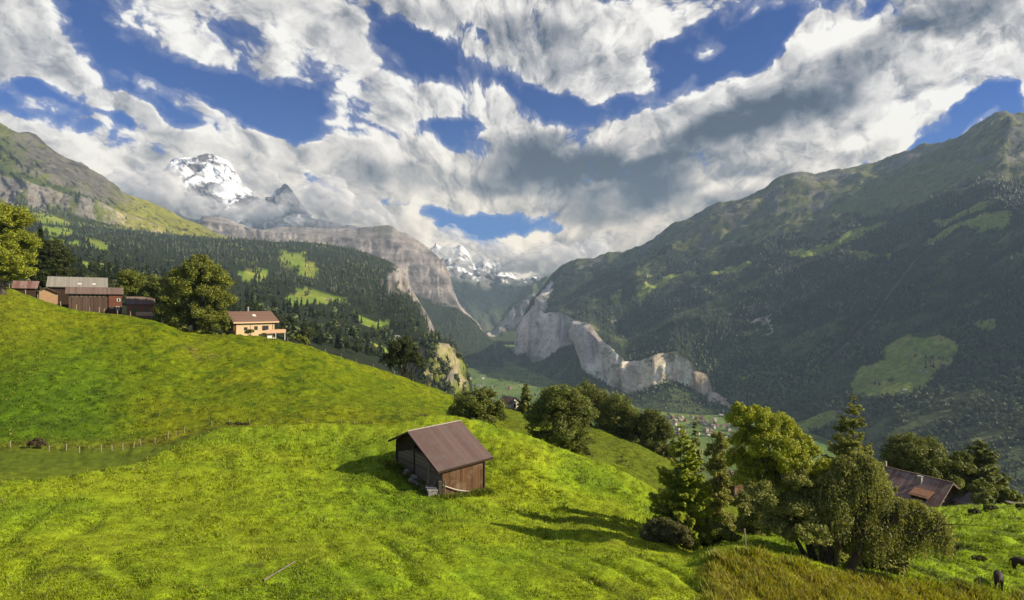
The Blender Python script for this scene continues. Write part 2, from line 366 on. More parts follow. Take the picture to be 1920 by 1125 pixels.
def near_disp(g):
    X, Y, Z = g['X'], g['Y'], g['Z']; T = g['T']
    k = sst(0.2, 1.5, T)*(1-sst(11.5, 12.5, T))
    big = fbm(X, Y, 0*X, 9.0, 3, seed=3)*0.35
    # cow paths: long low steps that run down to the right on the knoll
    s = (X*0.84+Y*0.54)+fbm(X, Y, 0*X, 14.0, 2, seed=5)*2.6+fbm(X, Y, 0*X, 3.0, 2, seed=6)*.35
    st = np.abs(((s/3.1) % 1.0)-0.5)*2; amp = sst(-0.35, 0.25, fbm(X, Y, 0*X, 11, 2, seed=9))
    knoll = (T < 6.2)*sst(2.0, 3.0, T)
    steps = (sst(0.0, 0.5, st)-0.5)*0.32*amp*knoll
    u = Y*0.95-X*0.25+fbm(X, Y, 0*X, 10.0, 2, seed=15)*2.0
    mow = np.sin(u*2.2)*0.035*knoll
    fine = fbm(X, Y, 0*X, 1.1, 4, 0.6, seed=21)*0.15*(1-sst(70, 110, Y)*0.5)
    hillr = (T > 7.6)*(T < 10.5)*(fbm(X*0.6+Y*0.3, Y*0.6-X*0.3, 0*X, 6, 4, seed=31)*0.55+fbm(X, Y, 0*X, 1.6, 3, .65, seed=32)*.42)
    past = sst(1560, 1700, g['px'])*(T > 2.5)*(T < 6.6)*np.abs(fbm(X, Y, 0*X, 3.0, 4, 0.6, seed=41))*0.7
    # flatten the ground under the barn
    return 0*X, 0*Y, k*(big+steps+mow+fine+hillr+past)
def near_tint(g):
    X, Y, Z, T, px, py = (g[k] for k in ('X', 'Y', 'Z', 'T', 'px', 'py'))
    n1 = fbm(X, Y, 0*X, 12, 4, seed=51); n2 = fbm(X, Y, 0*X, 2.6, 4, 0.6, seed=52); n3 = fbm(X, Y, 0*X, 0.7, 3, 0.6, seed=53)
    kn = np.array([0.205,0.280,0.010])*np.ones(X.shape+(1,))
    kn = mixc(kn, C3(0.27,0.30,0.012), sst(-0.1, 0.6, n1+0.15*n2)*0.65)
    kn = mixc(kn, C3(0.13,0.21,0.010), sst(0.05, 0.5, -n1+0.5*n2)*0.8)
    kn = mixc(kn, C3(0.20,0.26,0.010), sst(900, 1125, py)*0.5*sst(900, 200, px))
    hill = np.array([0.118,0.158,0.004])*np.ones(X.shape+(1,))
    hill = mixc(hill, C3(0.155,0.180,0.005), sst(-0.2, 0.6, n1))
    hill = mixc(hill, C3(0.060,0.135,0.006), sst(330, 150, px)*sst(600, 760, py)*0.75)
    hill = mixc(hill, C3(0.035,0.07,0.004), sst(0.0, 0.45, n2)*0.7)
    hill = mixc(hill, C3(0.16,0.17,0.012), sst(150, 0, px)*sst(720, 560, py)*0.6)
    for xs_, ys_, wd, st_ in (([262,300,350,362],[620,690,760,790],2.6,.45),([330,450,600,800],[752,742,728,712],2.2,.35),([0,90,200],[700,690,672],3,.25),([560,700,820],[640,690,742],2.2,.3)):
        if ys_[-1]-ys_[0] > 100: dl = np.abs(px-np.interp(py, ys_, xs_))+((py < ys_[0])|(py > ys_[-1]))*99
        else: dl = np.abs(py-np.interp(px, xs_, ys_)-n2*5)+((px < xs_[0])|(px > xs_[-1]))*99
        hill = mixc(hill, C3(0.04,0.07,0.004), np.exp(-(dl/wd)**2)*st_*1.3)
    far = np.array([0.16,0.24,0.012])*np.ones(X.shape+(1,))
    f = sst(6.9, 7.9, T)
    c = mixc(kn, hill, f)
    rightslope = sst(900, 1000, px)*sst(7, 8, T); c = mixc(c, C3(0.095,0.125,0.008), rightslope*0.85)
    pas = sst(1560, 1680, px)*sst(2.6, 3.1, T)*(T < 7)
    pc = mixc(np.array([0.20,0.29,0.010])*np.ones(X.shape+(1,)), C3(0.10,0.15,0.012), sst(0.05, 0.4, n2))
    c = mixc(c, pc, pas)
    # dry tall grass strip in the lower right, along the fold line and along banks
    dry = sst(1290, 1345, px+n2*30)*sst(3.25, 2.9, T+0.08*n2)*sst(2000, 1700, px+n2*80)*sst(1.2, 2.0, T)
    c = mixc(c, C3(0.25,0.26,0.02), dry*0.8); c = mixc(c, C3(0.15,0.11,0.02), dry*sst(0.1, 0.5, n2)*0.6)
    ln = np.exp(-((T-8.0)/0.10)**2)*(px < 520)*(px > -100); c = mixc(c, DRY*.7, ln*0.35)
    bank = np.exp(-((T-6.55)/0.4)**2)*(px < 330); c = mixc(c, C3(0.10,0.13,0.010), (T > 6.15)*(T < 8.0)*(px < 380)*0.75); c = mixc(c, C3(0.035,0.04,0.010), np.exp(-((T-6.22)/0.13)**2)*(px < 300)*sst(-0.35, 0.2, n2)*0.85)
    br = np.exp(-(((px-385)/35)**2+((py-655)/16)**2)); c = mixc(c, C3(0.15,0.12,0.03), br*0.8*sst(-.4, .3, n2))
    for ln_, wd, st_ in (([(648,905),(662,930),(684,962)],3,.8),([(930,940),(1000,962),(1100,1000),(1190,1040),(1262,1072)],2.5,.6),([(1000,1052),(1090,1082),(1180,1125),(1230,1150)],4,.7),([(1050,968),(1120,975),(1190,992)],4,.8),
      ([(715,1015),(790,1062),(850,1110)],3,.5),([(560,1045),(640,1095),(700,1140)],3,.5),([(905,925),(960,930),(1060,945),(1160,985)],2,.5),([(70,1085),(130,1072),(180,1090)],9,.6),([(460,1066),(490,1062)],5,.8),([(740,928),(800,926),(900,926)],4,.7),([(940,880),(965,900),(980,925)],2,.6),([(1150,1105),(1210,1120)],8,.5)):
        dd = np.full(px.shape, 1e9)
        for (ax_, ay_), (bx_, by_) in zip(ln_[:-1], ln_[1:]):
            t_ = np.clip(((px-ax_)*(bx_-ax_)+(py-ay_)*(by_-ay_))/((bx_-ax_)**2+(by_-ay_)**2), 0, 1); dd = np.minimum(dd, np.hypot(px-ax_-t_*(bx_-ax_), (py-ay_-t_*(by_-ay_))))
        c = mixc(c, C3(0.045,0.055,0.010), np.exp(-(dd/wd)**2)*st_*(T < 6)*sst(-0.6, 0.1, n3+n2))  # dark strokes: crease shading painted into the knoll's turf colour, plus path marks
    c = c*(1+0.5*n3+0.18*n2)[..., None]
    return np.clip(c, 0.004, 0.8)
M_MEADOW = terrain_mat('meadow turf', 5.0, 0.12, 0.9)
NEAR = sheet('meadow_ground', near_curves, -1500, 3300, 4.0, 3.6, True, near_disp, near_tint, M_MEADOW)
def ground(px, Y):
    j = (px-NEAR['us'][0])/4.0; j0 = int(j); f = j-j0
    z = [np.interp(Y, NEAR['Y'][:, k], NEAR['Z'][:, k]) for k in (j0, j0+1)]
    return z[0]*(1-f)+z[1]*f
def on_ground(px, Y): return Vector(((px-960)/1000*Y, Y, float(ground(px, Y))))

# --- far rock & forest land
ROCK = C3(0.30,0.275,0.25); ROCKD = C3(0.13,0.12,0.115); FLOORC = C3(0.018,0.026,0.011); ALP = C3(0.10,0.13,0.03); MEAD = C3(0.15,0.22,0.03); SNOW = C3(0.85,0.87,0.9)
def full(g, c): return np.array(c, float)*np.ones(g['X'].shape+(1,))
def rockcol(g, s=60., seed=0, vert=0.25):
    X, Y, Z = g['X'], g['Y'], g['Z']
    n = fbm(X, Y, Z*vert, s, 5, 0.6, seed=seed); l = fbm(X*.2, Y*.2, Z*2, s, 4, 0.55, seed=seed+3)
    c = mixc(full(g, ROCK), ROCKD, sst(-0.1, 0.45, n+0.4*l)); c = mixc(c, C3(0.42,0.36,0.28), sst(0.05, 0.5, -n+0.3*l)*0.6)
    return c
M_FAR = terrain_mat('mountain ground', 0.05, 9.0, 0.008)
M_SNOW = terrain_mat('rock and snow', 0.012, 40.0, 0.004)

# left wooded terrace
L_MEAD = [[(448,512),(500,507),(505,520),(485,532),(458,528)],[(525,470),(560,474),(592,500),(600,512),(580,520),(552,505),(530,502)],[(536,556),(570,544),(610,552),(655,562),(650,570),(618,572),(590,568),(560,574),(540,570)],
 [(662,583),(700,602),(738,600),(732,612),(700,612),(676,602)],[(75,425),(142,434),(132,446),(88,442)],[(60,398),(100,404),(142,414),(130,424),(70,418)],[(148,490),(212,494),(205,507),(150,502)],[(165,452),(205,455),(202,470),(170,468)],
 [(570,609),(592,611),(588,623),(570,620)],[(738,628),(790,636),(802,650),(770,652),(745,640)],[(560,470),(620,486),(600,482),(565,476)],[(90,445),(150,455),(150,462),(95,455)],[(700,640),(735,655),(720,662),(705,655)]]
L_ROCK = [[(712,540),(745,498),(766,503),(780,522),(792,545),(800,575),(785,572),(765,548),(740,545),(728,552)],[(786,575),(800,572),(812,600),(816,625),(800,622)],[(745,505),(770,508),(760,530),(738,530)]]
Lc = [
 [(-900,620,240),(0,620,240),(290,660,240),(540,700,240),(700,750,240),(850,800,240),(930,850,240),(960,880,240)],
 [(-900,480,420),(0,522,400),(150,534,450),(300,562,500),(540,622,560),(700,664,760),(760,705,900),(800,738,950),(850,755,980),(885,790,1000),(930,860,1000),(960,900,1000)],
 [(-900,440,800),(0,480,750),(300,522,900),(540,574,1000),(700,622,1000),(755,668,1010),(770,705,1015),(800,730,1010),(850,742,1040),(872,752,1080),(890,790,1080),(930,860,1080),(960,900,1080)],
 [(-900,410,1300),(0,445,1250),(300,494,1500),(540,545,1550),(700,600,1350),(750,632,1130),(775,640,1090),(800,636,1080),(840,641,1110),(862,662,1150),(878,705,1160),(890,780,1150),(930,860,1150),(960,900,1150)],
 [(-900,380,2500),(0,410,2700),(60,398,2800),(150,424,2900),(270,436,3000),(430,450,3300),(560,456,3500),(640,463,3600),(700,478,3550),(745,500,3400),(765,530,3100),(790,572,2800),(806,600,2600),(818,628,2500),(845,655,2400),(880,720,2300),(930,870,2200),(960,900,2200)],
 [(-900,500,2700),(0,500,3000),(150,520,3200),(430,560,3700),(640,560,4000),(745,600,3800),(790,660,3200),(845,720,2800),(880,780,2600),(930,900,2500),(960,920,2500)],
]
def L_disp(g):
    X, Y, Z, T = g['X'], g['Y'], g['Z'], g['T']; k = sst(0.1, 1, T)
    n = fbm(X, Y, 0*X, 260, 5, 0.5, seed=71); a = np.clip(Y/1000, 0.3, 3)
    cl = (T > 2)*(T < 3)*(g['px'] > 755)*sst(755, 790, g['px'])
    r = fbm(g['px'], 0*X, g['py']*.3, 22, 5, 0.6, seed=72, ridged=True)
    return -cl*r*22, -cl*r*30, k*n*9*a*(1-sst(3.6, 4, T)*0.6)
def L_forest(g):
    px, py, T = g['px'], g['py'], g['T']
    w = fbm(g['X'], g['Y'], g['Z'], 60, 4, .6, seed=77)*13
    m = anypoly(px+w, py+w*0.5, L_MEAD); r = anypoly(px+w, py+w, L_ROCK) & (fbm(px, 0*px, py*.6, 15, 4, .6, seed=79) > -0.12)
    cl = (T > 2.02)*(T < 2.98)*(px > 765)
    return m, r, cl
def L_tint(g):
    m, r, cl = L_forest(g); X, Y, Z = g['X'], g['Y'], g['Z']
    c = full(g, FLOORC); n = fbm(X, Y, Z, 60, 4, seed=78)
    c = mixc(c, mixc(full(g, MEAD), C3(0.22,0.24,0.04), sst(-.2, .4, n)), m*1.0)
    rk = rockcol(g, 40, 80)*(0.8+.9*fbm(g['px'], 0*X, g['py']*.25, 8, 4, .6, seed=81))[..., None]; c = mixc(c, rk, r*1.0)
    g2 = fbm(g['px'], 0*X, g['py']*.4, 14, 4, 0.6, seed=85)
    cc = mixc(mixc(full(g, C3(0.30,0.26,0.14)), C3(0.13,0.15,0.03), sst(-0.15, 0.1, g2)), ROCKD, sst(0.2, 0.5, -g2)); c = mixc(c, cc, cl*1.0)
    g['forest'] = ((~(m & (n < 0.22))) & (~r) & (g['T'] < 4.0) & (g['T'] > 0.6)).astype(float)*np.where(cl, 0.9*(g2 > -0.05), 1)
    return c
LEFT = sheet('wooded_terrace_ground', Lc, -900, 958, 4.0, 3.5, True, L_disp, L_tint, M_FAR)

# left mountain with its cliff band and sunlit grass ridge
Mc = [
 [(-900,480,2800),(0,440,2900),(150,445,3100),(430,458,3600),(470,470,3700)],
 [(-900,420,2850),(0,382,2950),(100,396,3020),(200,418,3150),(260,432,3300),(330,440,3450),(430,452,3700),(470,468,3800)],
 [(-900,340,2900),(0,330,3000),(60,345,3030),(130,362,3080),(200,385,3180),(250,415,3320),(330,436,3480),(430,451,3720),(470,467,3820)],
 [(-900,300,3050),(0,305,3080),(80,338,3150),(150,362,3250),(210,388,3380),(290,412,3600),(360,433,3800),(430,450,3900),(470,466,3950)],
 [(-900,120,3400),(-200,160,3350),(0,228,3300),(18,236,3320),(40,249,3350),(62,250,3400),(85,266,3430),(120,288,3480),(150,303,3550),(172,320,3600),(215,345,3700),(240,362,3760),(265,371,3850),(300,386,4000),(340,402,4200),(385,422,4400),(435,449,4600),(470,465,4700)],
 [(-900,420,3900),(0,400,4000),(200,460,4400),(430,520,5000),(470,530,5200)],
]
def M_disp(g):
    X, Y, Z, T = g['X'], g['Y'], g['Z'], g['T']
    r = fbm(X+Z*.3, Y, Z*0.5, 240, 6, 0.58, seed=91, ridged=True); n = fbm(X, Y, Z, 60, 4, 0.6, seed=92)
    k = sst(0.3, 1, T)*(1-0.4*sst(3.4, 4.0, T))
    r2 = fbm(X, Y, Z*0.4, 70, 5, 0.62, seed=93, ridged=True)*sst(420, 250, g['px'])
    return k*(r*42+n*14+r2*18)*-0.7, k*(r*50+n*14+r2*22)*-0.7, k*(r*32+n*10+r2*14)*(1-0.5*sst(3.3, 4, T))
def M_tint(g):
    X, Y, Z, T, px, py = (g[k] for k in ('X', 'Y', 'Z', 'T', 'px', 'py'))
    n = fbm(X, Y, Z, 130, 5, 0.6, seed=94); n2 = fbm(X, Y, Z*0.3, 45, 4, 0.6, seed=95)
    rk = rockcol(g, 50, 96); gr = mixc(full(g, ALP), C3(0.17,0.19,0.03), sst(-.3, .4, n)); gr = mixc(gr, C3(0.045,0.06,0.02), sst(0.0, 0.5, n2)*0.8)
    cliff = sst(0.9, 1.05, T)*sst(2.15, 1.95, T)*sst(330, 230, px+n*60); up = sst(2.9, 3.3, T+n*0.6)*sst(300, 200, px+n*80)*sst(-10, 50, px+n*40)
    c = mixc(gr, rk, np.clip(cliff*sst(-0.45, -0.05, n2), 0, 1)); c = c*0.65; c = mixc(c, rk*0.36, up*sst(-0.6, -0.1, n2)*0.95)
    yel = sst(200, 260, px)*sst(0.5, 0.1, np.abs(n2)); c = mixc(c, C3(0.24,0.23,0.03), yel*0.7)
    rr = sst(190, 250, px)*sst(330, 280, px)*sst(0.8, 1.0, T)*sst(2.6, 1.9, T)*sst(-0.1, 0.2, n2); c = mixc(c, C3(0.42,0.34,0.22), rr*0.8)
    wd = sst(2.0, 2.2, T)*sst(3.0, 2.7, T)*sst(220, 160, px)
    c = mixc(c, C3(0.04,0.06,0.02), wd*sst(-0.3, 0.1, n)*0.8)
    g['forest'] = np.clip((T < 1.05)*0.7+wd*0.5*(n > 0.0)+(T > 1)*(T < 2)*(px > 240)*0.12, 0, 1)*(T > 0.1)*(T < 3.3)
    return c
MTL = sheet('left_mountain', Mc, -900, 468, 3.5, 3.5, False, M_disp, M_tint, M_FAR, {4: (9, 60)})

# black rock massif above the valley, with its wooded skirt
Kc = [
 [(340,520,4300),(640,520,4300),(745,590,4100),(830,650,3950),(870,668,3850),(900,660,4000),(925,645,4200),(950,700,4300)],
 [(340,470,5000),(560,470,5000),(640,490,5000),(720,520,4900),(760,545,4800),(800,565,4750),(858,578,4650),(885,600,4600),(925,641,4600),(950,690,4600)],
 [(340,430,5300),(380,414,5300),(450,425,5300),(530,436,5300),(640,446,5350),(733,452,5350),(770,470,5250),(800,492,5150),(825,510,5000),(845,545,4850),(858,572,4720),(885,598,4640),(925,640,4620),(950,688,4620)],
 [(340,440,6200),(380,404,6200),(410,404,6150),(430,412,6100),(480,428,6100),(530,424,6100),(580,429,6100),(640,432,6100),(690,428,6000),(720,424,5950),(737,424,5900),(752,434,5850),(775,443,5800),(790,456,5700),(812,474,5500),(826,486,5300),(832,484,5280),(840,505,5150),(850,540,4950),(860,573,4750),(885,597,4650),(925,639,4640),(950,686,4640)],
 [(340,560,7000),(640,560,7000),(800,600,6500),(860,640,5600),(925,700,5200),(950,720,5000)],
]
def K_disp(g):
    X, Y, Z, T = g['X'], g['Y'], g['Z'], g['T']
    r = fbm(g['px'], 0*X, g['py']*.5, 44, 6, 0.62, seed=101, ridged=True); l = fbm(X*.1, Y*.1, Z, 90, 3, seed=102); k = sst(0.9, 1.4, T)*(1-0.7*sst(2.7, 3, T))
    return k*r*-45, k*(r*60+l*30), k*(r*16)
def K_tint(g):
    X, Y, Z, T, px, py = (g[k] for k in ('X', 'Y', 'Z', 'T', 'px', 'py'))
    rk = rockcol(g, 130, 103, 0.4); rk = mixc(rk, C3(0.20,0.175,0.17), np.full(X.shape, 0.5))*0.8
    st = 0.7*fbm(X*.15, Y*.15, Z, 55, 4, 0.6, seed=104)+0.35*fbm(px, 0*px, py*.3, 12, 5, .7, seed=106)+0.5*fbm(px, 0*px, py, 30, 5, .6, seed=107); rk = rk*(1+1.0*st)[..., None]
    n = fbm(X, Y, Z, 200, 4, seed=105); s = sst(1.05, 0.95, T+n*0.12)
    top = sst(2.3, 2.6, T+n*.4)*sst(760, 700, px)*sst(690, 720, px); rk = mixc(rk, C3(0.10,0.12,0.05), top*0.7)
    g['forest'] = (T < 1.0+n*0.15)*(T > 0.05)*1.0
    return mixc(rk, FLOORC, s)
MTK = sheet('rock_massif', Kc, 340, 948, 2.5, 2.5, False, K_disp, K_tint, M_FAR, {3: (8, 40)})

# right mountain
R_MEAD = [[(1600,702),(1612,684),(1640,682),(1655,672),(1648,660),(1670,648),(1700,640),(1760,640),(1792,652),(1785,680),(1745,698),(1752,712),(1735,724),(1700,738),(1640,746),(1600,738),(1588,715)],
 [(1480,466),(1560,452),(1610,428),(1660,420),(1650,434),(1600,450),(1540,466),(1500,474)],[(1590,476),(1655,470),(1665,486),(1640,484),(1600,485)],[(1730,456),(1775,442),(1860,420),(1876,424),(1872,440),(1830,452),(1790,448),(1742,462)],[(1750,424),(1800,410),(1850,398),(1850,408),(1760,432)],
 [(1320,506),(1395,484),(1420,480),(1400,494),(1335,512)],[(1186,548),(1225,522),(1258,504),(1285,502),(1270,514),(1230,530),(1200,562)],[(1290,498),(1330,492),(1310,502)],[(1660,655),(1680,648),(1690,656)],[(1140,560),(1165,552),(1150,566)],[(1380,702),(1405,700),(1400,712),(1385,712)],
 [(1488,795),(1560,770),(1600,780),(1540,806),(1490,812)],[(1820,620),(1850,612),(1862,620),(1830,628)]]
Rc = [
 [(930,655,5200),(965,690,4500),(1000,702,4000),(1100,742,3050),(1180,772,2600),(1290,776,2480),(1400,780,2420),(1500,805,2150),(1640,860,1750),(1800,935,1380),(1920,1000,1200),(2800,1300,750)],
 [(930,648,5250),(965,672,4750),(985,662,4650),(1000,682,4350),(1020,676,4150),(1045,655,3950),(1085,642,3750),(1098,700,3350),(1140,722,3100),(1180,742,2950),(1210,732,2900),(1255,715,2850),(1290,726,2800),(1330,747,2680),(1370,768,2560),(1450,772,2400),(1560,775,2100),(1700,800,1820),(1920,850,1500),(2800,1000,900)],
 [(930,645,5260),(965,668,4780),(975,630,4950),(984,598,5050),(1000,572,5000),(1012,574,4800),(1022,587,4600),(1050,583,4300),(1076,600,4000),(1108,606,3650),(1130,636,3420),(1145,652,3250),(1175,676,3120),(1196,680,3060),(1230,666,3020),(1265,658,2960),(1288,673,2900),(1300,690,2850),(1325,701,2780),(1336,731,2700),(1370,760,2600),(1450,745,2480),(1560,715,2350),(1700,710,2100),(1920,740,1800),(2800,820,1100)],
 [(930,644,5280),(965,667,4790),(975,628,4970),(984,596,5060),(1000,567,5050),(1020,555,5000),(1050,545,4900),(1100,545,4700),(1180,562,4200),(1250,522,4100),(1400,484,3800),(1500,458,3600),(1600,440,3450),(1750,430,3100),(1920,400,2700),(2800,400,1700)],
 [(930,643,5300),(965,666,4800),(975,626,4980),(984,594,5080),(1002,560,5150),(1016,542,5250),(1030,524,5400),(1055,500,5400),(1082,491,5350),(1120,489,5300),(1150,480,5250),(1200,464,5150),(1225,450,5150),(1260,420,5100),(1290,406,5050),(1320,390,5050),(1352,376,5000),(1400,371,4950),(1425,360,4950),(1460,338,4900),(1480,330,4900),(1500,326,4950),(1530,326,4950),(1560,322,4950),(1600,312,4900),(1640,309,4850),(1700,284,4650),(1750,262,4450),(1800,248,4300),(1830,232,4200),(1862,217,4100),(1880,212,4050),(1893,217,4050),(1920,217,4000),(2050,180,3800),(2300,160,3200),(2800,170,2500)],
 [(930,720,5600),(984,700,5600),(1030,600,6000),(1400,500,6000),(1920,400,5200),(2800,350,3500)],
]
def R_disp(g):
    X, Y, Z, T, px = (g[k] for k in ('X', 'Y', 'Z', 'T', 'px'))
    k = sst(0.2, 1.0, T)
    # gullies run down the slope towards the valley (-x)
    gul = fbm(X*0.30+Z*0.2, Y, Z*0.2, 620, 6, 0.52, seed=111, ridged=True)*1.35
    n = fbm(X, Y, Z, 110, 4, 0.55, seed=112)
    cl = sst(0.95, 1.1, T)*sst(2.05, 1.9, T)*sst(1420, 1370, px)
    r = fbm(px, 0*px, g['py']*0.12, 34, 5, 0.62, seed=113, ridged=True)
    open_ = (1-cl)*sst(2.0, 2.5, T); kk = 1-0.5*sst(3.6, 4.0, T)
    return cl*r*-75, cl*r*-50+open_*kk*gul*-85, open_*kk*(gul*72+n*20+fbm(X, Y, Z*.5, 90, 4, .6, seed=114, ridged=True)*14*sst(3.0, 3.6, T))+k*(1-open_)*(1-cl)*n*10
def R_line(px): return np.interp(px, [900,1030,1100,1200,1250,1300,1480,1560,1600,1700,1800,1920,2200], [520,512,500,492,478,470,438,425,410,385,360,330,300])
def R_tint(g):
    X, Y, Z, T, px, py = (g[k] for k in ('X', 'Y', 'Z', 'T', 'px', 'py'))
    n = fbm(X, Y, Z, 220, 5, 0.6, seed=115); n2 = fbm(X, Y, Z, 55, 4, 0.6, seed=116)
    w = n*14+n2*7; mead = anypoly(px+w, py+w*0.6, R_MEAD)
    alp = py+n*26+n2*8 < R_line(px)
    shrub = sst(0.12, 0.35, fbm(X*.6, Y, Z*.6, 260, 4, .6, seed=125)); bare = sst(0.25, 0.4, fbm(X*.5, Y, Z*.5, 190, 4, .6, seed=126))*(~alp)
    cliff = (T > 1.0)*(T < 2.0+n2*0.03)*(px < 1400+n*40)*(px > 968)
    nose = inpoly(px+w*.5, py, [(1033,524),(1040,528),(1022,580),(1000,575),(1012,552)])
    rk = rockcol(g, 46, 117, 0.12); st = fbm(px, 0*px, py*0.10, 9, 5, 0.65, seed=118); rk = mixc(full(g, C3(0.36,0.34,0.32)), C3(0.17,0.155,0.15), sst(-0.15, 0.45, st)); rk = mixc(rk, C3(0.10,0.11,0.07), sst(0.2, 0.5, fbm(px, 0*px, py, 16, 4, .6, seed=120))*.8); rk = rk*(1.75+0.9*fbm(px, 0*px, py*.5, 40, 3, seed=124))[..., None]
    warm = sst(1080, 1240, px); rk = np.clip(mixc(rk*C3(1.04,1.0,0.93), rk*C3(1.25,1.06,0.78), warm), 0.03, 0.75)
    al = mixc(full(g, C3(0.10,0.11,0.045)), C3(0.23,0.23,0.075), sst(-0.1, 0.5, n)); al = mixc(al, C3(0.025,0.033,0.018), sst(-0.05, 0.4, n2+.4*n)*0.85)
    al = mixc(al, ROCKD*1.1, sst(-0.05, 0.35, (4.0-T)*-0.12+ fbm(X, Y, Z*0.4, 160, 5, 0.6, seed=119))*0.8)
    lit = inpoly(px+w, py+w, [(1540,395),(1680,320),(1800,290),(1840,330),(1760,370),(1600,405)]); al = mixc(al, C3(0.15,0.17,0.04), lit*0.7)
    c = mixc(full(g, FLOORC), C3(0.06,0.08,0.03), shrub); c = mixc(c, C3(0.12,0.135,0.05), bare*0.8); c = mixc(c, al, alp*1.0)
    c = mixc(c, mixc(full(g, C3(0.19,0.24,0.045)), C3(0.32,0.29,0.08), sst(0, .5, n2)), mead*1.0)
    c = mixc(c, rk, np.clip(cliff*1.0, 0, 1)*sst(0.75, 0.45, n2)); c = mixc(c, rk, nose*1.0)
    out = inpoly(px+w*2, py+w*2, [(1400,610),(1440,600),(1445,625),(1410,630)])|inpoly(px+w*2, py+w*2, [(1150,586),(1165,590),(1150,600)]); c = mixc(c, rk*0.6, out*(n2 > -0.1)*1.0)
    # cable railway cutting
    rail = np.abs(px-np.interp(py, [458,530,600,690], [1748,1682,1632,1540])) < 2.6; rail &= (py > 458) & (py < 680)
    c = mixc(c, C3(0.065,0.065,0.06), rail*1.0)
    strip = np.abs(px-np.interp(py, [458,530,600,690], [1748,1682,1632,1540])) < 9; strip &= (py > 458) & (py < 690)
    thin = np.where(alp, 0.05*(n2 > 0.1), 1.0-0.55*shrub-0.4*bare)
    g['forest'] = np.clip((~mead) & (~nose) & (~strip) & (~out), 0, 1)*thin*np.where(cliff, (n2 > 0.5)*0.3, 1)*(T > 0.02)*(T < 3.97)
    g['forest'] = np.where(mead & (n2 > 0.18), 0.30, g['forest'])
    return c
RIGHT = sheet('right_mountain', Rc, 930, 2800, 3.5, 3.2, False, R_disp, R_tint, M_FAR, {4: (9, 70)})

# spur on the right of the valley head and the head wall
Gc = [
 [(900,640,6400),(960,640,6400),(1000,640,6300),(1080,640,6300)],
 [(900,630,6600),(930,632,6600),(945,622,6700),(960,618,6700),(1000,612,6600),(1080,600,6600)],
 [(900,629,6700),(930,618,6900),(945,600,6900),(960,572,6900),(1000,558,6900),(1080,550,6900)],
 [(900,628,7000),(925,622,7200),(945,596,7200),(958,570,7300),(972,553,7400),(990,534,7500),(1004,524,7500),(1018,520,7500),(1028,516,7500),(1040,519,7500),(1080,512,7500)],
 [(900,700,7800),(1080,650,7900)],
]
def G_disp(g):
    r = fbm(g['X'], g['Y'], g['Z']*.4, 200, 5, .6, seed=121, ridged=True); k = sst(.3, 1, g['T']); return k*r*-40, k*r*-40, k*r*25
def G_tint(g):
    n = fbm(g['X'], g['Y'], g['Z'], 160, 5, .6, seed=122); T = g['T']
    c = mixc(full(g, C3(0.06,0.075,0.03)), C3(0.12,0.13,0.05), sst(-.1, .4, n)*sst(2, 2.6, T)); rk = rockcol(g, 90, 123, .3)
    return mixc(c, rk*1.2, sst(0.9, 1.1, T)*sst(2.2, 1.8, T+n*.4))
MTG = sheet('valley_spur', Gc, 900, 1080, 2.5, 2.5, False, G_disp, G_tint, M_FAR, {3: (6, 30)})
Hc = [
 [(780,640,8500),(1100,640,8500)],
 [(780,615,8700),(860,598,8700),(900,622,8700),(930,628,8700),(960,625,8700),(1100,600,8700)],
 [(780,560,9000),(860,545,9100),(930,560,9100),(1000,550,9100),(1100,540,9100)],
 [(780,520,9500),(860,522,9600),(930,526,9700),(1000,524,9700),(1100,520,9700)],
 [(780,500,10800),(800,470,11000),(818,452,11000),(832,470,11000),(846,462,11000),(862,456,11000),(876,470,11000),(888,492,11000),(905,488,11000),(925,484,11000),(945,496,11000),(965,520,11000),(985,522,11000),(1100,500,11500)],
 [(780,640,13000),(1100,640,13000)],
]
def H_disp(g):
    r = fbm(g['X'], g['Y'], g['Z']*.6, 420, 6, .6, seed=131, ridged=True); k = sst(.5, 1.5, g['T']); return k*r*-90, k*r*-90, k*r*70
def H_tint(g):
    T = g['T']; n = fbm(g['X'], g['Y'], g['Z'], 350, 5, .6, seed=132)
    c = mixc(full(g, C3(0.05,0.065,0.03)), C3(0.10,0.10,0.06), sst(-.1, .4, n)); c = mixc(c, C3(0.15,0.15,0.15), sst(2.4, 3.1, T+n*.3))
    v = fbm(g['X'], g['Y'], g['Z']*.3, 170, 5, .65, seed=133); return mixc(c, SNOW*.9, sst(3.25, 3.5, T+n*0.9+v*1.5-0.2)*0.9)
MTH = sheet('head_wall_mountains', Hc, 780, 1100, 2.5, 2.5, False, H_disp, H_tint, M_SNOW, {4: (14, 30), 3: (8, 30)})
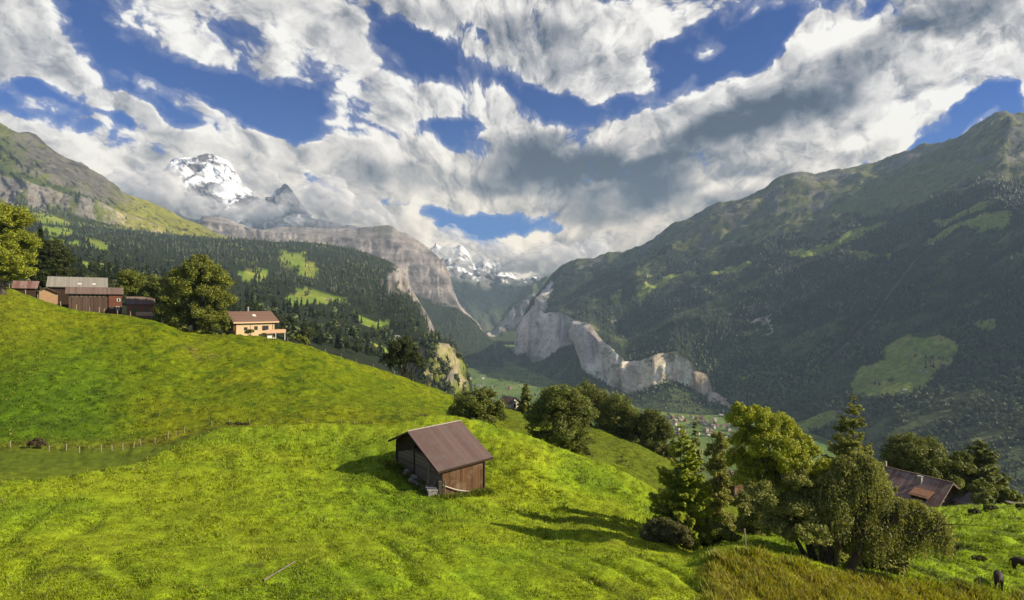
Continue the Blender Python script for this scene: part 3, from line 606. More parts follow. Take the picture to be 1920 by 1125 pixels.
# snow peak and rock pyramid
Jc = [
 [(200,500,8500),(520,500,8500),(720,500,8500)],
 [(200,450,9000),(420,440,9000),(520,440,9000),(600,450,9000),(720,460,9000)],
 [(200,420,9500),(420,395,9500),(520,405,9400),(600,420,9300),(720,440,9300)],
 [(200,400,10200),(330,330,10200),(420,355,10200),(500,380,10000),(560,385,9900),(600,415,9800),(720,436,9800)],
 [(200,370,11200),(290,345,11200),(322,306,11200),(345,293,11200),(362,295,11200),(378,292,11200),(398,289,11200),(415,296,11200),(432,303,11200),(440,318,11100),(450,332,11000),(464,350,10900),(474,363,10800),(490,372,10700),(506,366,10500),(518,352,10500),(533,344,10500),(548,358,10400),(562,380,10400),(576,398,10300),(600,424,10300),(720,436,10300)],
 [(200,600,13000),(720,600,13000)],
]
def J_disp(g):
    X, Y, Z, T, px = (g[k] for k in ('X', 'Y', 'Z', 'T', 'px')); r = fbm(X, Y, Z*.5, 520, 6, .6, seed=141, ridged=True); k = sst(.5, 1.5, T)*(1-.6*sst(3.7, 4, T)); return k*r*-110, k*r*-110, k*r*80
def J_tint(g):
    X, Y, Z, T, px, py = (g[k] for k in ('X', 'Y', 'Z', 'T', 'px', 'py'))
    n = fbm(X, Y, Z*.5, 420, 6, .62, seed=142); rk = mixc(full(g, C3(0.13,0.12,0.13)), C3(0.05,0.05,0.06), sst(-.2, .4, n))
    big = sst(490, 465, px)*sst(390, 340, py); gl = np.exp(-((px-np.interp(py, [340,380,440,480], [420,430,465,500]))/26)**2)*sst(340, 380, py)
    snow = np.clip(big*1.4+gl*1.3-0.25, 0, 1.2)
    v = fbm(X, Y, Z*0.15, 150, 5, .65, seed=143)
    f = sst(0.36, 0.56, snow*0.50+n*0.45+v*0.9)*0.92
    return mixc(rk, SNOW, f)
MTJ = sheet('snow_mountain', Jc, 200, 720, 2.5, 2.5, False, J_disp, J_tint, M_SNOW, {4: (9, 30)})

# valley floor
def floor_sheet():
    xs = np.linspace(-1, 1, 260); ys = np.geomspace(900, 8300, 420)
    X = xs[None, :]*(900+0.45*ys[:, None]); X = X+np.interp(ys, [900,2400,4500,6500,9500], [600,700,50,-150,-200])[:, None]
    Y = np.repeat(ys[:, None], 260, 1); Z = np.interp(Y, [0,2400,5000,7000,9500], [-505,-500,-490,-440,-330])+fbm(X, Y, 0*X, 300, 4, seed=151)*6
    px = 960+1000*X/Y; py = HOR-1000*Z/Y
    n = fbm(X, Y, 0*X, 160, 4, seed=152)
    cell = _h(np.floor((X*.8+Y*.3)/140).astype(np.int64), np.floor((Y-.25*X)/190).astype(np.int64), np.zeros(X.shape, np.int64), 5)
    g = dict(X=X, Y=Y, Z=Z, px=px, py=py)
    c = mixc(np.array(C3(0.10,0.16,0.03))*np.ones(X.shape+(1,)), C3(0.16,0.20,0.05), sst(-.6, .8, cell)); c = mixc(c, C3(0.07,0.10,0.025), sst(0.1, .5, n)*.7)
    riv = np.abs(X-(np.interp(Y, [2500,3500,4500,5500,7000], [-120,-190,-260,-200,-260])+fbm(X*0, Y, 0*Y, 500, 2, seed=153)*60)) < 5
    c = mixc(c, C3(0.22,0.22,0.20), riv*0.7)
    wood = (fbm(X, Y, 0*X, 220, 4, seed=154) > 0.22)
    g['forest'] = wood*0.5+(np.abs(n) < 0.015)*0.6; g['forest'][riv] = 0
    V = np.stack([X, Y, Z], -1).reshape(-1, 3); nr, nc = X.shape; i = (np.arange(nr-1)[:, None]*nc+np.arange(nc-1)[None, :]).ravel()
    o = link('valley_floor', np_mesh('valley_floor', V, np.stack([i, i+1, i+nc+1, i+nc], 1), [M_FAR], c.reshape(-1, 3), smooth=True)); o['kind'] = 'structure'
    return g
FLOOR = floor_sheet()
def base_land():
    m = simple_mat('low land', (0.06,0.09,0.03), 0.95, 0.002, 0.4)
    V = [(-11000,-500,-560),(11000,-500,-560),(11000,8350,-560),(-11000,8350,-560)]
    o = link('ground', np_mesh('ground', V, [(0,1,2,3)], [m])); o['kind'] = 'structure'
base_land()

# ------------------------------------------------------------------ woods: far trees, uncountable
def cone_proto(rng, tiers=3, n=6):
    V, F, S = [], [], []
    for t in range(tiers):
        z0 = 0.08+t*0.27; z1 = min(1.0, z0+0.46); r = 0.20*(1-t*0.27); b = len(V)
        for i in range(n):
            a = 2*math.pi*(i+rng.random()*.5)/n; rr = r*(0.75+0.5*rng.random()); V.append((rr*math.cos(a), rr*math.sin(a), z0+0.05*rng.random())); S.append(0.75+0.35*rng.random())
        V.append((0, 0, z1 if t < tiers-1 else 1.0)); S.append(1.0)
        F += [(b+i, b+(i+1) % n, b+n) for i in range(n)]
    return np.array(V), np.array(F), np.array(S)
def ico_proto(rng, sub=1):
    import bmesh
    bm = bmesh.new(); bmesh.ops.create_icosphere(bm, subdivisions=sub, radius=1.0)
    V = np.array([v.co[:] for v in bm.verts]); F = np.array([[v.index for v in f.verts] for f in bm.faces]); bm.free()
    k = 1+rng.normal(size=len(V))*0.13; V = V*k[:, None]; S = 0.8+0.4*np.clip(k-0.6, 0, 1)
    V = V*np.array([0.36,0.36,0.42])+np.array([0,0,0.5]); return V, F, S
def tuft_proto(rng, kind, n):
    d = rng.normal(size=(n, 3)); d /= np.linalg.norm(d, axis=1)[:, None]
    if kind == 'leafy':
        lob = np.array([[0,0,.55,.30],[.12,.05,.40,.24],[-.12,-.06,.45,.25],[.02,-.13,.62,.22]]); k = rng.integers(0, 4, n); c = lob[k, :3]+d*lob[k, 3:]*(0.8+.3*rng.random(n))[:, None]; s = 0.13*(.7+.6*rng.random(n)); sh = 0.75+0.5*rng.random(n); nr = d
    else:
        u = rng.random(n)**1.15; az = rng.random(n)*6.283; r = 0.21*(1-u)*(0.5+0.5*rng.random(n))*(0.8+.3*np.sin(u*45)); c = np.stack([r*np.cos(az), r*np.sin(az), 0.04+u*0.96-r*.3], -1); s = 0.13*(1.15-u*.8)*(.7+.6*rng.random(n)); sh = 0.6+0.7*rng.random(n); nr = np.stack([np.cos(az), np.sin(az), 0.8+0*az], -1)
    nr = nr+rng.normal(size=(n, 3))*.45; nr /= np.linalg.norm(nr, axis=1)[:, None]; a = np.cross(nr, rng.normal(size=(n, 3))); a /= np.linalg.norm(a, axis=1)[:, None]; b = np.cross(nr, a)
    V = np.stack([c+a*s[:, None], c-a*s[:, None]*.6+b*s[:, None]*.8, c-a*s[:, None]*.6-b*s[:, None]*.8], 1).reshape(-1, 3)
    return V, np.arange(3*n).reshape(-1, 3), np.repeat(sh, 3)
def scatter_cells(g, dens, hfun, rng, kfill, cap):
    """random points on a sheet, as many per cell as its share of the view asks for"""
    X, Y, Z = g['X'], g['Y'], g['Z']; px, py = 960+1000*X/Y, HOR-1000*Z/Y
    area = np.abs((px[:-1, 1:]-px[:-1, :-1])*(py[1:, :-1]-py[:-1, :-1]))+0.05
    h = hfun(Y[:-1, :-1])*1000/Y[:-1, :-1]
    lam = kfill*area*dens[:-1, :-1]/np.maximum(h, 2.5)**2
    vis = (px[:-1, :-1] > -160) & (px[:-1, :-1] < 2080); lam = lam*np.where(vis, 1, 0.25)
    n = rng.poisson(lam); tot = n.sum()
    if tot > cap: n = rng.poisson(lam*cap/tot)
    r, c = np.nonzero(n); rep = n[r, c]; r = np.repeat(r, rep); c = np.repeat(c, rep)
    fr, fc = rng.random(len(r)), rng.random(len(r))
    return r+fr, c+fc
def forest(name, label, parts, frac_leafy, seed, kfill=4.2, cap=40000, colA=(0.014,0.026,0.014), colB=(0.052,0.070,0.024), leafy_col=(0.085,0.108,0.034), hmul=1.0):
    rng = np.random.default_rng(seed); VV, FF, TT = [], [], []; off = 0
    cones = [cone_proto(rng) for _ in range(4)]; icos = [tuft_proto(rng, 'leafy', 64) for _ in range(4)]; firs = [tuft_proto(rng, 'fir', 80) for _ in range(4)]; ico0 = [ico_proto(rng, 1) for _ in range(3)]
    for g in parts:
        r, c = scatter_cells(g, g['forest'], lambda Y: 21+0*Y, rng, kfill, cap)
        x, y, z = samp(g, r, c, 'X'), samp(g, r, c, 'Y'), samp(g, r, c, 'Z')
        px, py = 960+1000*x/y, HOR-1000*z/y
        keep = y > g.get('ymin', 0); x, y, z, px, py = x[keep], y[keep], z[keep], px[keep], py[keep]
        leafy = rng.random(len(x)) < frac_leafy(px, py, fbm(x, y, z, 180, 2, seed=seed))
        clump = fbm(x, y, z, 90, 3, seed=seed+1)
        H = (10+16*rng.random(len(x))**1.3)*(1+0.35*clump)*hmul; H = np.maximum(H, y*0.0030)
        rot = rng.random(len(x))*6.283
        for kind in range(15):
            fir = kind < 4 or kind > 10
            if kind < 4: sel = np.nonzero(~leafy & (y >= 1700))[0][kind::4]; V, F, S = cones[kind]
            elif kind < 8: sel = np.nonzero(leafy & (y < 2400))[0][kind-4::4]; V, F, S = icos[kind-4]
            elif kind < 11: sel = np.nonzero(leafy & (y >= 2400))[0][kind-8::3]; V, F, S = ico0[kind-8]
            else: sel = np.nonzero(~leafy & (y < 1700))[0][kind-11::4]; V, F, S = firs[kind-11]
            if not len(sel): continue
            h = H[sel][:, None]*(1.0 if fir else 0.85); ca, sa = np.cos(rot[sel])[:, None], np.sin(rot[sel])[:, None]
            wid = (0.8+0.4*rng.random(len(sel)))[:, None]
            vx = (V[None, :, 0]*ca-V[None, :, 1]*sa)*h*wid+x[sel][:, None]; vy = (V[None, :, 0]*sa+V[None, :, 1]*ca)*h*wid+y[sel][:, None]; vz = V[None, :, 2]*h+z[sel][:, None]-h*0.06
            base = np.array(colA)+(np.array(colB)-np.array(colA))*np.clip(0.45+0.7*clump[sel]+0.35*rng.normal(size=len(sel)), 0, 1)[:, None] if fir else np.array(leafy_col)*(0.75+0.55*rng.random(len(sel)))[:, None]
            t = base[:, None, :]*S[None, :, None]
            VV.append(np.stack([vx, vy, vz], -1).reshape(-1, 3)); TT.append(t.reshape(-1, 3))
            FF.append((F[None]+(np.arange(len(sel))*len(V))[:, None, None]+off).reshape(-1, 3)); off += len(sel)*len(V)
    V, F, T = np.concatenate(VV), np.concatenate(FF), np.concatenate(TT)
    o = link(name, np_mesh(name, V, F, [M_WOODS], T, smooth=False)); tag(o, label, 'forest', None, 'stuff'); print(name, len(F))
LEFT['ymin'] = 0
forest('mountain_forest', 'dark conifer forest covering the right hand mountainside', [RIGHT], lambda px, py, n: 0.06+0.75*sst(600, 760, py+n*90+(px-1500)*0.12), 1, 4.6, 46000)
forest('terrace_forest', 'dark mixed wood on the terrace and slope below the left ridge', [LEFT], lambda px, py, n: np.clip(0.10+0.4*sst(520, 660, py+n*60)+0.5*n, 0, 1), 2, 5.0, 30000)
forest('slope_forest', 'scattered firs at the foot of the left mountain cliffs', [MTL], lambda px, py, n: 0.0*px, 3, 3.0, 6000)
forest('skirt_forest', 'dark forest on the steep skirt under the grey rock massif', [MTK], lambda px, py, n: 0.0*px, 4, 5.0, 16000)
forest('valley_woods', 'tree lines and small woods on the green valley floor', [FLOOR], lambda px, py, n: 0.7+0*px, 5, 2.2, 9000)

# ------------------------------------------------------------------ leaves and trees near by
def quads(cent, axis, side, ln, wd):
    """diamond leaves: centre, long axis, side axis (n,3), lengths, widths"""
    a = axis*ln[:, None]*0.5; b = side*wd[:, None]*0.5
    V = np.stack([cent-a, cent+b, cent+a, cent-b], 1).reshape(-1, 3)
    return V, np.arange(len(cent)*4).reshape(-1, 4)
def unit(v): return v/np.maximum(np.linalg.norm(v, axis=-1, keepdims=True), 1e-9)
def rand_dirs(rng, n): return unit(rng.normal(size=(n, 3)))
def leaf_cloud(rng, centers, radii, n, size, cols, up=0.35, droop=0.0, squash=0.85):
    w = radii**2; k = rng.choice(len(radii), n, p=w/w.sum()); d = rand_dirs(rng, n)
    rr = radii[k]*(0.45+0.8*rng.random(n)**0.8)
    pos = centers[k]+d*rr[:, None]*np.array([1, 1, squash])
    nr = unit(d*0.7+rng.normal(size=(n, 3))*0.5+np.array([0, 0, up]))
    ax = unit(np.cross(nr, rng.normal(size=(n, 3)))+np.array([0, 0, -droop])); sd = unit(np.cross(nr, ax))
    s = size*(0.7+0.6*rng.random(n))
    V, F = quads(pos, ax, sd, s, s*0.72)
    pc = 0.82+0.36*rng.random(len(radii)); lc = pc[k]*(0.75+0.5*rng.random(n))
    f = rng.random(n)
    c = (np.array(cols[0])*(1-f)[:, None]+np.array(cols[1])*f[:, None])*lc[:, None]
    return V, F, np.repeat(c, 4, 0)
def lobe_puffs(rng, lobes, dens=1.0, pr=0.30):
    C, Rr = [], []
    for (x, y, z, rx, ry, rz) in lobes:
        m = int(26*dens); d = rand_dirs(rng, m); d[:, 2] = np.where(d[:, 2] < -0.3, -d[:, 2]*0.6, d[:, 2])
        k = 0.62+0.36*rng.random(m)
        C.append(np.array([x, y, z])+d*np.array([rx, ry, rz])*k[:, None]); Rr.append(np.minimum(rx, rz)*pr*(0.7+0.7*rng.random(m)))
    return np.concatenate(C), np.concatenate(Rr)
def tube(pts, rad, n=7):
    """tapered tube through pts"""
    V, F = [], []; pts = [Vector(p) for p in pts]
    for i, p in enumerate(pts):
        t = (pts[min(i+1, len(pts)-1)]-pts[max(i-1, 0)]).normalized(); a = t.orthogonal().normalized(); b = t.cross(a)
        for k in range(n):
            an = 2*math.pi*k/n; V.append(p+(a*math.cos(an)+b*math.sin(an))*rad[i])
    for i in range(len(pts)-1):
        for k in range(n): F.append((i*n+k, i*n+(k+1) % n, (i+1)*n+(k+1) % n, (i+1)*n+k))
    return np.array([v[:] for v in V]), np.array(F)
def join(parts):
    V, F, off = [], [], 0
    for v, f in parts: V.append(v); F.append(f+off); off += len(v)
    return np.concatenate(V), np.concatenate(F)
def limbs(rng, base_r, fork, ends, lean=(0, 0), stems=1, wob=0.25):
    parts = []
    for s in range(stems):
        bx, by = (rng.normal()*0.35*(stems > 1), rng.normal()*0.3*(stems > 1))
        f = Vector((lean[0]+bx*2, lean[1]+by*2, fork)); pts = []; rs = []
        for i in range(6):
            t = i/5; pts.append(Vector((bx, by, -0.5)).lerp(f, t)+Vector((rng.normal()*0.06, rng.normal()*0.06, 0))*fork*0.2); rs.append(base_r*(1.25-0.65*t)/(stems**0.4)*(1.25 if i == 0 else 1))
        parts.append(tube(pts, rs, 9))
        for e in ends[s::stems]:
            e = Vector(e); q = []; r2 = []
            mid = f.lerp(e, 0.5)+Vector((rng.normal(), rng.normal(), abs(rng.normal())*0.5))*wob*fork*0.25
            for i in range(7):
                t = i/6; q.append(f*(1-t)**2+mid*2*t*(1-t)+e*t*t); r2.append(rs[-1]*(0.85-0.72*t))
            parts.append(tube(q, r2, 6))
            for _ in range(3):
                t = rng.uniform(0.4, 0.9); s0 = f*(1-t)**2+mid*2*t*(1-t)+e*t*t; e2 = s0+Vector((rng.normal(), rng.normal(), rng.normal()*0.6+0.5))*(e-f).length*0.22
                parts.append(tube([s0, s0.lerp(e2, .5)+Vector((0, 0, .1)), e2], [rs[-1]*.3, rs[-1]*.2, rs[-1]*.08], 5))
    return join(parts)
GREEN_D = ((0.10,0.13,0.028), (0.22,0.24,0.05)); GREEN_M = ((0.12,0.16,0.024), (0.21,0.23,0.035)); GREEN_Y = ((0.21,0.28,0.020), (0.46,0.47,0.05)); OLIVE = ((0.17,0.20,0.06), (0.33,0.34,0.11)); REDY = ((0.19,0.23,0.05), (0.38,0.37,0.09))
def broadleaf(name, label, loc, lobes, n, leaf, cols, seed, trunk_r=0.3, fork=2.5, lean=(0, 0), stems=1, group=None, dens=1.0, pr=0.30, inner=None, cat='tree'):
    rng = np.random.default_rng(seed); root = thing(name, label, cat, loc, 0, group)
    C, Rr = lobe_puffs(rng, lobes, dens, pr); V, F, T = leaf_cloud(rng, C, Rr, n, leaf, cols)
    link('crown', np_mesh('crown', V, F, [M_LEAF], T), root)
    ends = [(l[0], l[1], l[2]+l[5]*0.45) for l in lobes]+[tuple(C[i]) for i in rng.choice(len(C), min(10, len(C)), replace=False)]
    V, F = limbs(rng, trunk_r, fork, ends, lean, stems); link('trunk', np_mesh('trunk', V, F, [M_BARK], smooth=True), root)
    return root
def weeping(name, label, loc, lobes, n, leaf, cols, seed, trunk_r, fork, lean=(0, 0), stems=2, drop=1.2):
    rng = np.random.default_rng(seed); root = thing(name, label, 'tree', loc)
    C, Rr = lobe_puffs(rng, lobes, 1.5, 0.30); ns = n//16
    k = rng.integers(0, len(C), ns); d = rand_dirs(rng, ns); d[:, 2] = np.abs(d[:, 2])*0.5; st = C[k]+d*Rr[k][:, None]
    L = drop*(0.4+rng.random(ns)); t = np.linspace(0, 1, 16)[None, :]
    sway = d[:, :2]*0.35
    pos = st[:, None, :]+np.stack([sway[:, 0:1]*np.sin(t*2.0)*L[:, None], sway[:, 1:2]*np.sin(t*2.0)*L[:, None], -L[:, None]*t**1.3], -1)
    pos = (pos+rng.normal(size=pos.shape)*0.07).reshape(-1, 3); m = len(pos)
    nr = unit(rng.normal(size=(m, 3))); ax = unit(rng.normal(size=(m, 3))*0.5+np.array([0, 0, -1])); sd = unit(np.cross(nr, ax)); s = leaf*(0.6+0.8*rng.random(m))
    V, F = quads(pos, ax, sd, s, s*0.5)
    pc = np.repeat(0.7+0.6*rng.random(ns), 16)*(0.8+0.4*rng.random(m)); f = rng.random(m)[:, None]
    T = np.repeat((np.array(cols[0])*(1-f)+np.array(cols[1])*f)*pc[:, None], 4, 0)
    link('crown', np_mesh('crown', V, F, [M_LEAF], T), root)
    ends = [(l[0], l[1], l[2]+l[5]*0.6) for l in lobes]*2
    V, F = limbs(rng, trunk_r, fork, [(e[0]+rng.normal()*.5, e[1]+rng.normal()*.5, e[2]) for e in ends], lean, stems); link('trunk', np_mesh('trunk', V, F, [M_BARK], smooth=True), root)
    return root
def spruce(name, label, loc, H, Rm, seed, cols, needle=0.22, dens=1.0, z0=0.04, group=None, power=0.9, gap=1.0, cat='tree', parts=True):
    rng = np.random.default_rng(seed); root = thing(name, label, cat, loc, 0, group)
    P_, A_, S_, L_, Cc = [], [], [], [], []
    nw = int(H*2.0*gap)
    for i in range(nw):
        u = min(0.995, z0+(1-z0)*(i/(nw-1))**0.95+rng.normal()*0.008); z = u*H; nb = 7 if u < .85 else 5
        for b in range(nb):
            az = rng.random()*6.283; Lb = Rm*((1-u)**power+0.035)*(0.7+0.5*rng.random())*(1 if u > 0.12 else 0.85)
            up = 0.35*(u-0.35)+rng.normal()*0.08; dr = np.array([math.cos(az), math.sin(az), up]); dr /= np.linalg.norm(dr)
            m = max(6, int(dens*Lb*Lb*26/(needle/0.22)**1.6+8)); t = 0.1+0.9*rng.random(m)**0.7
            lat = (rng.random(m)-0.5)*2*0.34*Lb*(1.05-t); sv = np.array([-math.sin(az), math.cos(az), 0])
            sag = -0.22*Lb*np.sin(t*2.4)*(u < 0.75)+0.10*Lb*t**3
            p = np.array([0, 0, z])+dr*(t*Lb)[:, None]+sv*lat[:, None]; p[:, 2] += sag-np.abs(rng.normal(size=m))*0.12*Lb*0.6
            ax = unit(dr*0.6+sv*(np.sign(lat)*0.8)[:, None]+rng.normal(size=(m, 3))*0.25+np.array([0, 0, -0.35]))
            nr = unit(np.array([0, 0, 1.0])+rng.normal(size=(m, 3))*0.55); sd = unit(np.cross(nr, ax))
            s = needle*(0.8+0.7*rng.random(m)); P_.append(p); A_.append(ax); S_.append(sd); L_.append(s)
            f = np.clip(t*0.7+0.3*rng.random(m), 0, 1)[:, None]; sh = (0.75+0.4*rng.random())
            Cc.append((np.array(cols[0])*(1-f)+np.array(cols[1])*f)*sh*(0.8+0.4*rng.random(m))[:, None])
    P_, A_, S_, L_, Cc = [np.concatenate(a) for a in (P_, A_, S_, L_, Cc)]
    V, F = quads(P_, A_, S_, L_*1.5, L_*0.6)
    link('crown', np_mesh('crown', V, F, [M_FIR], np.repeat(Cc, 4, 0)), root)
    pts = [(0, 0, H*k/8-0.4*(k == 0)) for k in range(9)]; V, F = tube(pts, [max(0.02, H*0.014*(1-k/8.2)) for k in range(9)], 8)
    link('trunk', np_mesh('trunk', V, F, [M_BARK], smooth=True), root)
    return root
def lob(Y, basex, basez, items):
    """lobes from the outline: (column, row, radius in px across, radius in px up, depth offset m)"""
    out = []
    for it in items:
        px, py, rx, rz = it[:4]; dy = it[4] if len(it) > 4 else 0.0; y = Y+dy
        out.append(((px-960)/1000*y-basex, dy, (HOR-py)/1000*y-basez, rx/1000*y, rx/1000*y*0.9, rz/1000*y))
    return out
def tree_at(fn, name, label, px, Y, items, *a, **k):
    b = on_ground(px, Y); return fn(name, label, b, lob(Y, b.x, b.z, items), *a, **k)

# right hand group
b = on_ground(1276, 50); spruce('spruce_tree', 'slender spruce with a yellow green top, left end of the tree group by the knoll', b, (HOR-796)/1000*50-b.z, 3.9, 11, ((0.13,0.19,0.025), (0.40,0.46,0.035)), 0.19, 1.5, power=0.8, z0=0.05, gap=1.35)
b = on_ground(1600, 47); spruce('spruce_tree', 'tall spruce rising behind the weeping tree in the right hand group', b, (HOR-742)/1000*47-b.z, 4.4, 12, ((0.15,0.18,0.04), (0.34,0.35,0.06)), 0.19, 1.4, power=0.85, gap=1.2)
tree_at(broadleaf, 'birch_tree', 'narrow upright tree with russet tinged leaves beside the slender spruce', 1345, 53, [(1345,822,11,14),(1352,838,15,20),(1338,850,14,20),(1356,868,15,22),(1342,885,18,24),(1356,905,16,24),(1340,920,18,24),(1352,940,20,26),(1335,955,18,24),(1350,975,22,26),(1330,998,26,20),(1362,995,18,20)], 44000, 0.16, REDY, 13, 0.16, 2.0)
tree_at(broadleaf, 'ash_tree', 'big tree with a bright yellow green crown over slanting stems', 1530, 43, [(1392,790,26,30),(1425,790,30,28),(1462,800,32,26),(1400,830,34,30,1),(1445,835,42,36,-1),(1495,832,26,22),(1480,870,38,34),(1425,880,36,32,1),(1385,860,22,26,1),(1510,895,34,30),(1525,850,16,14),(1540,920,30,30),(1385,765,12,10),(1420,770,16,10),(1405,900,26,26),(1450,915,32,26),(1545,880,24,20)], 90000, 0.15, GREEN_Y, 14, 0.30, 3.2, (-1.6, 0), 3)
tree_at(broadleaf, 'dark_tree', 'shady many stemmed tree with a low dense crown at the head of the slope', 1552, 41.5, [(1480,960,42,36),(1430,925,30,24),(1500,905,30,24),(1520,930,40,40,1),(1470,995,34,28),(1560,950,40,44),(1510,1000,40,30,-1),(1590,1000,36,34,1),(1440,985,26,22)], 60000, 0.15, ((0.19,0.215,0.06), (0.34,0.36,0.10)), 15, 0.26, 2.4, (0.2, 0), 4)
tree_at(weeping, 'weeping_tree', 'olive green tree with long drooping branches right of the tall spruce', 1582, 41, [(1585,872,18,16),(1618,862,16,14),(1632,876,18,14),(1650,912,14,12),(1560,905,22,22),(1602,905,24,22),(1640,925,26,18),(1685,942,14,9),(1675,958,24,16,1),(1715,948,18,10),(1742,962,16,9),(1762,978,10,8),(1600,962,30,24),(1650,985,28,18),(1728,990,18,14),(1768,995,6,12),(1550,965,22,22),(1695,1000,22,12),(1625,1010,26,14)], 105000, 0.15, OLIVE, 16, 0.36, 2.2, (0.6, 0), 2, 1.5)
tree_at(broadleaf, 'shrub', 'grey green rounded shrub under the slanting ash stems', 1425, 56, [(1400,950,36,24),(1440,945,40,26),(1470,965,34,24),(1415,985,36,24),(1390,1000,24,20)], 24000, 0.19, OLIVE, 17, 0.1, 0.8, stems=3, cat='shrub')
tree_at(broadleaf, 'shrub', 'dark grey green bush at the foot of the slender spruce', 1240, 47, [(1232,1000,30,24),(1258,995,28,24),(1222,1012,22,16),(1275,1008,26,18)], 20000, 0.16, ((0.09,0.10,0.035), (0.17,0.17,0.06)), 18, 0.08, 0.5, stems=3, cat='shrub')
tree_at(broadleaf, 'shrub', 'low leafy scrub between the narrow tree and the grass edge', 1330, 48, [(1310,1008,26,18),(1345,1000,26,20),(1372,1012,16,14)], 15000, 0.17, GREEN_M, 19, 0.06, 0.4, stems=3, cat='shrub')
b = on_ground(1303, 78); spruce('spruce_tree', 'small dark spruce peeping out behind the slender one', b, (HOR-792)/1000*78-b.z, 2.3, 20, GREEN_D, 0.4, 0.8)
# behind the right hand house
tree_at(broadleaf, 'round_tree', 'dense dome shaped dark tree behind the rusty roofed house', 1712, 118, [(1712,852,48,44),(1690,862,34,36),(1738,862,32,38),(1712,890,50,34)], 34000, 0.38, GREEN_D, 21, 0.5, 3.5, dens=2.2, pr=0.22)
tree_at(broadleaf, 'larch_tree', 'pale green feathery tree between the dome shaped tree and the dark fir', 1782, 116, [(1765,875,18,26),(1790,880,26,28),(1770,905,30,24),(1805,860,14,16)], 15000, 0.36, GREEN_M, 22, 0.3, 3)
b = on_ground(1836, 118); spruce('fir_tree', 'broad dark fir behind the lean-to of the rusty roofed house', b, (HOR-828)/1000*118-b.z, 8.0, 23, GREEN_D, 0.55, 0.8, power=0.6)
tree_at(broadleaf, 'shrub', 'light green bushy shrub right of the rusty roofed house', 1862, 96, [(1862,925,30,20),(1840,918,22,18),(1890,935,22,16)], 14000, 0.32, GREEN_M, 24, 0.15, 1.0, cat='shrub')
tree_at(broadleaf, 'shrub', 'small dark round bush beside the lean-to roof', 1844, 92, [(1844,938,15,14)], 5000, 0.3, GREEN_D, 25, 0.1, 0.8, cat='shrub')
# middle trees
tree_at(broadleaf, 'maple_tree', 'broad round maple standing just behind the crest above the barn', 893, 114, [(890,760,36,32),(865,778,28,26),(920,775,28,26),(893,790,48,24),(905,745,24,20)], 30000, 0.36, GREEN_D, 31, 0.45, 3.0, pr=0.26, dens=1.4)
tree_at(broadleaf, 'maple_tree', 'largest dark maple, tallest of the row beyond the knoll', 1052, 106, [(1048,760,44,42),(1020,785,34,34),(1082,780,34,36),(1050,800,58,34),(1030,825,38,22),(1080,832,34,24),(1003,822,18,14),(1050,845,50,14),(1090,850,24,14),(1000,835,14,10)], 52000, 0.34, GREEN_D, 32, 0.55, 3.5, pr=0.24, dens=1.5)
tree_at(broadleaf, 'maple_tree', 'dark tree peeping over the right shoulder of the largest maple', 1108, 172, [(1100,745,30,28),(1122,752,22,26),(1112,785,34,34),(1128,775,20,30)], 18000, 0.42, GREEN_D, 33, 0.4, 4, dens=1.4, pr=0.26)
tree_at(broadleaf, 'maple_tree', 'rounded tree second to the right of the largest maple', 1158, 166, [(1155,768,32,30),(1172,788,26,30),(1150,800,36,30),(1165,820,30,26),(1140,815,24,26)], 26000, 0.42, GREEN_D, 34, 0.4, 4, dens=1.4, pr=0.26)
tree_at(broadleaf, 'maple_tree', 'lower tree of the row with a flat crown before the last tree', 1198, 163, [(1192,798,28,28),(1210,795,22,26),(1200,825,34,24),(1205,845,30,20)], 22000, 0.42, GREEN_D, 35, 0.4, 3.5, dens=1.4, pr=0.26)
tree_at(broadleaf, 'maple_tree', 'last olive tinted tree at the right end of the row beyond the knoll', 1236, 160, [(1230,800,28,32),(1245,815,20,28),(1232,838,34,24),(1240,862,26,22),(1262,850,16,24)], 24000, 0.42, ((0.08,0.105,0.018), (0.16,0.17,0.03)), 36, 0.4, 3.5, dens=1.4, pr=0.26)
b = on_ground(986, 186); spruce('fir_tree', 'dark pointed fir right of the small hut beyond the maples', b, (HOR-721)/1000*186-b.z, 4.0, 37, GREEN_D, 0.8, 0.7)
b = on_ground(1166, 122); spruce('fir_tree', 'lone small dark fir on the open slope right of the maples', b, (HOR-856)/1000*122-b.z, 1.9, 38, GREEN_D, 0.45, 0.8)
tree_at(broadleaf, 'shrub', 'small dark bush on the hill behind the left end of the crest', 795, 103, [(795,783,10,7),(780,787,6,4)], 2500, 0.3, GREEN_D, 39, 0.08, 0.3, cat='shrub')
# hill trees
tree_at(broadleaf, 'maple_tree', 'large full maple with a sunlit top standing left of the yellow chalet', 365, 148, [(378,510,32,28),(350,530,34,30),(405,530,26,30),(380,555,46,32),(335,560,36,32),(412,570,26,30),(320,590,28,28),(375,595,52,30),(350,612,44,24),(405,608,28,24),(330,628,30,14),(375,628,44,16),(408,632,20,12),(378,490,18,14)], 72000, 0.42, ((0.10,0.135,0.022), (0.27,0.28,0.045)), 41, 0.6, 3.0, dens=1.4, pr=0.25)
tree_at(broadleaf, 'dark_tree', 'dark green tree filling the gap between the farm and the large maple', 300, 158, [(300,540,22,30),(285,560,22,26),(312,555,22,30),(298,590,26,18),(330,525,18,18)], 22000, 0.42, GREEN_D, 42, 0.4, 3.0, dens=1.4, pr=0.26)
tree_at(broadleaf, 'round_tree', 'rounded tree over the red wooden farm wall', 247, 172, [(246,525,20,20),(235,545,20,18),(258,545,18,20)], 14000, 0.45, GREEN_M, 43, 0.35, 5.0, dens=1.4, pr=0.26)
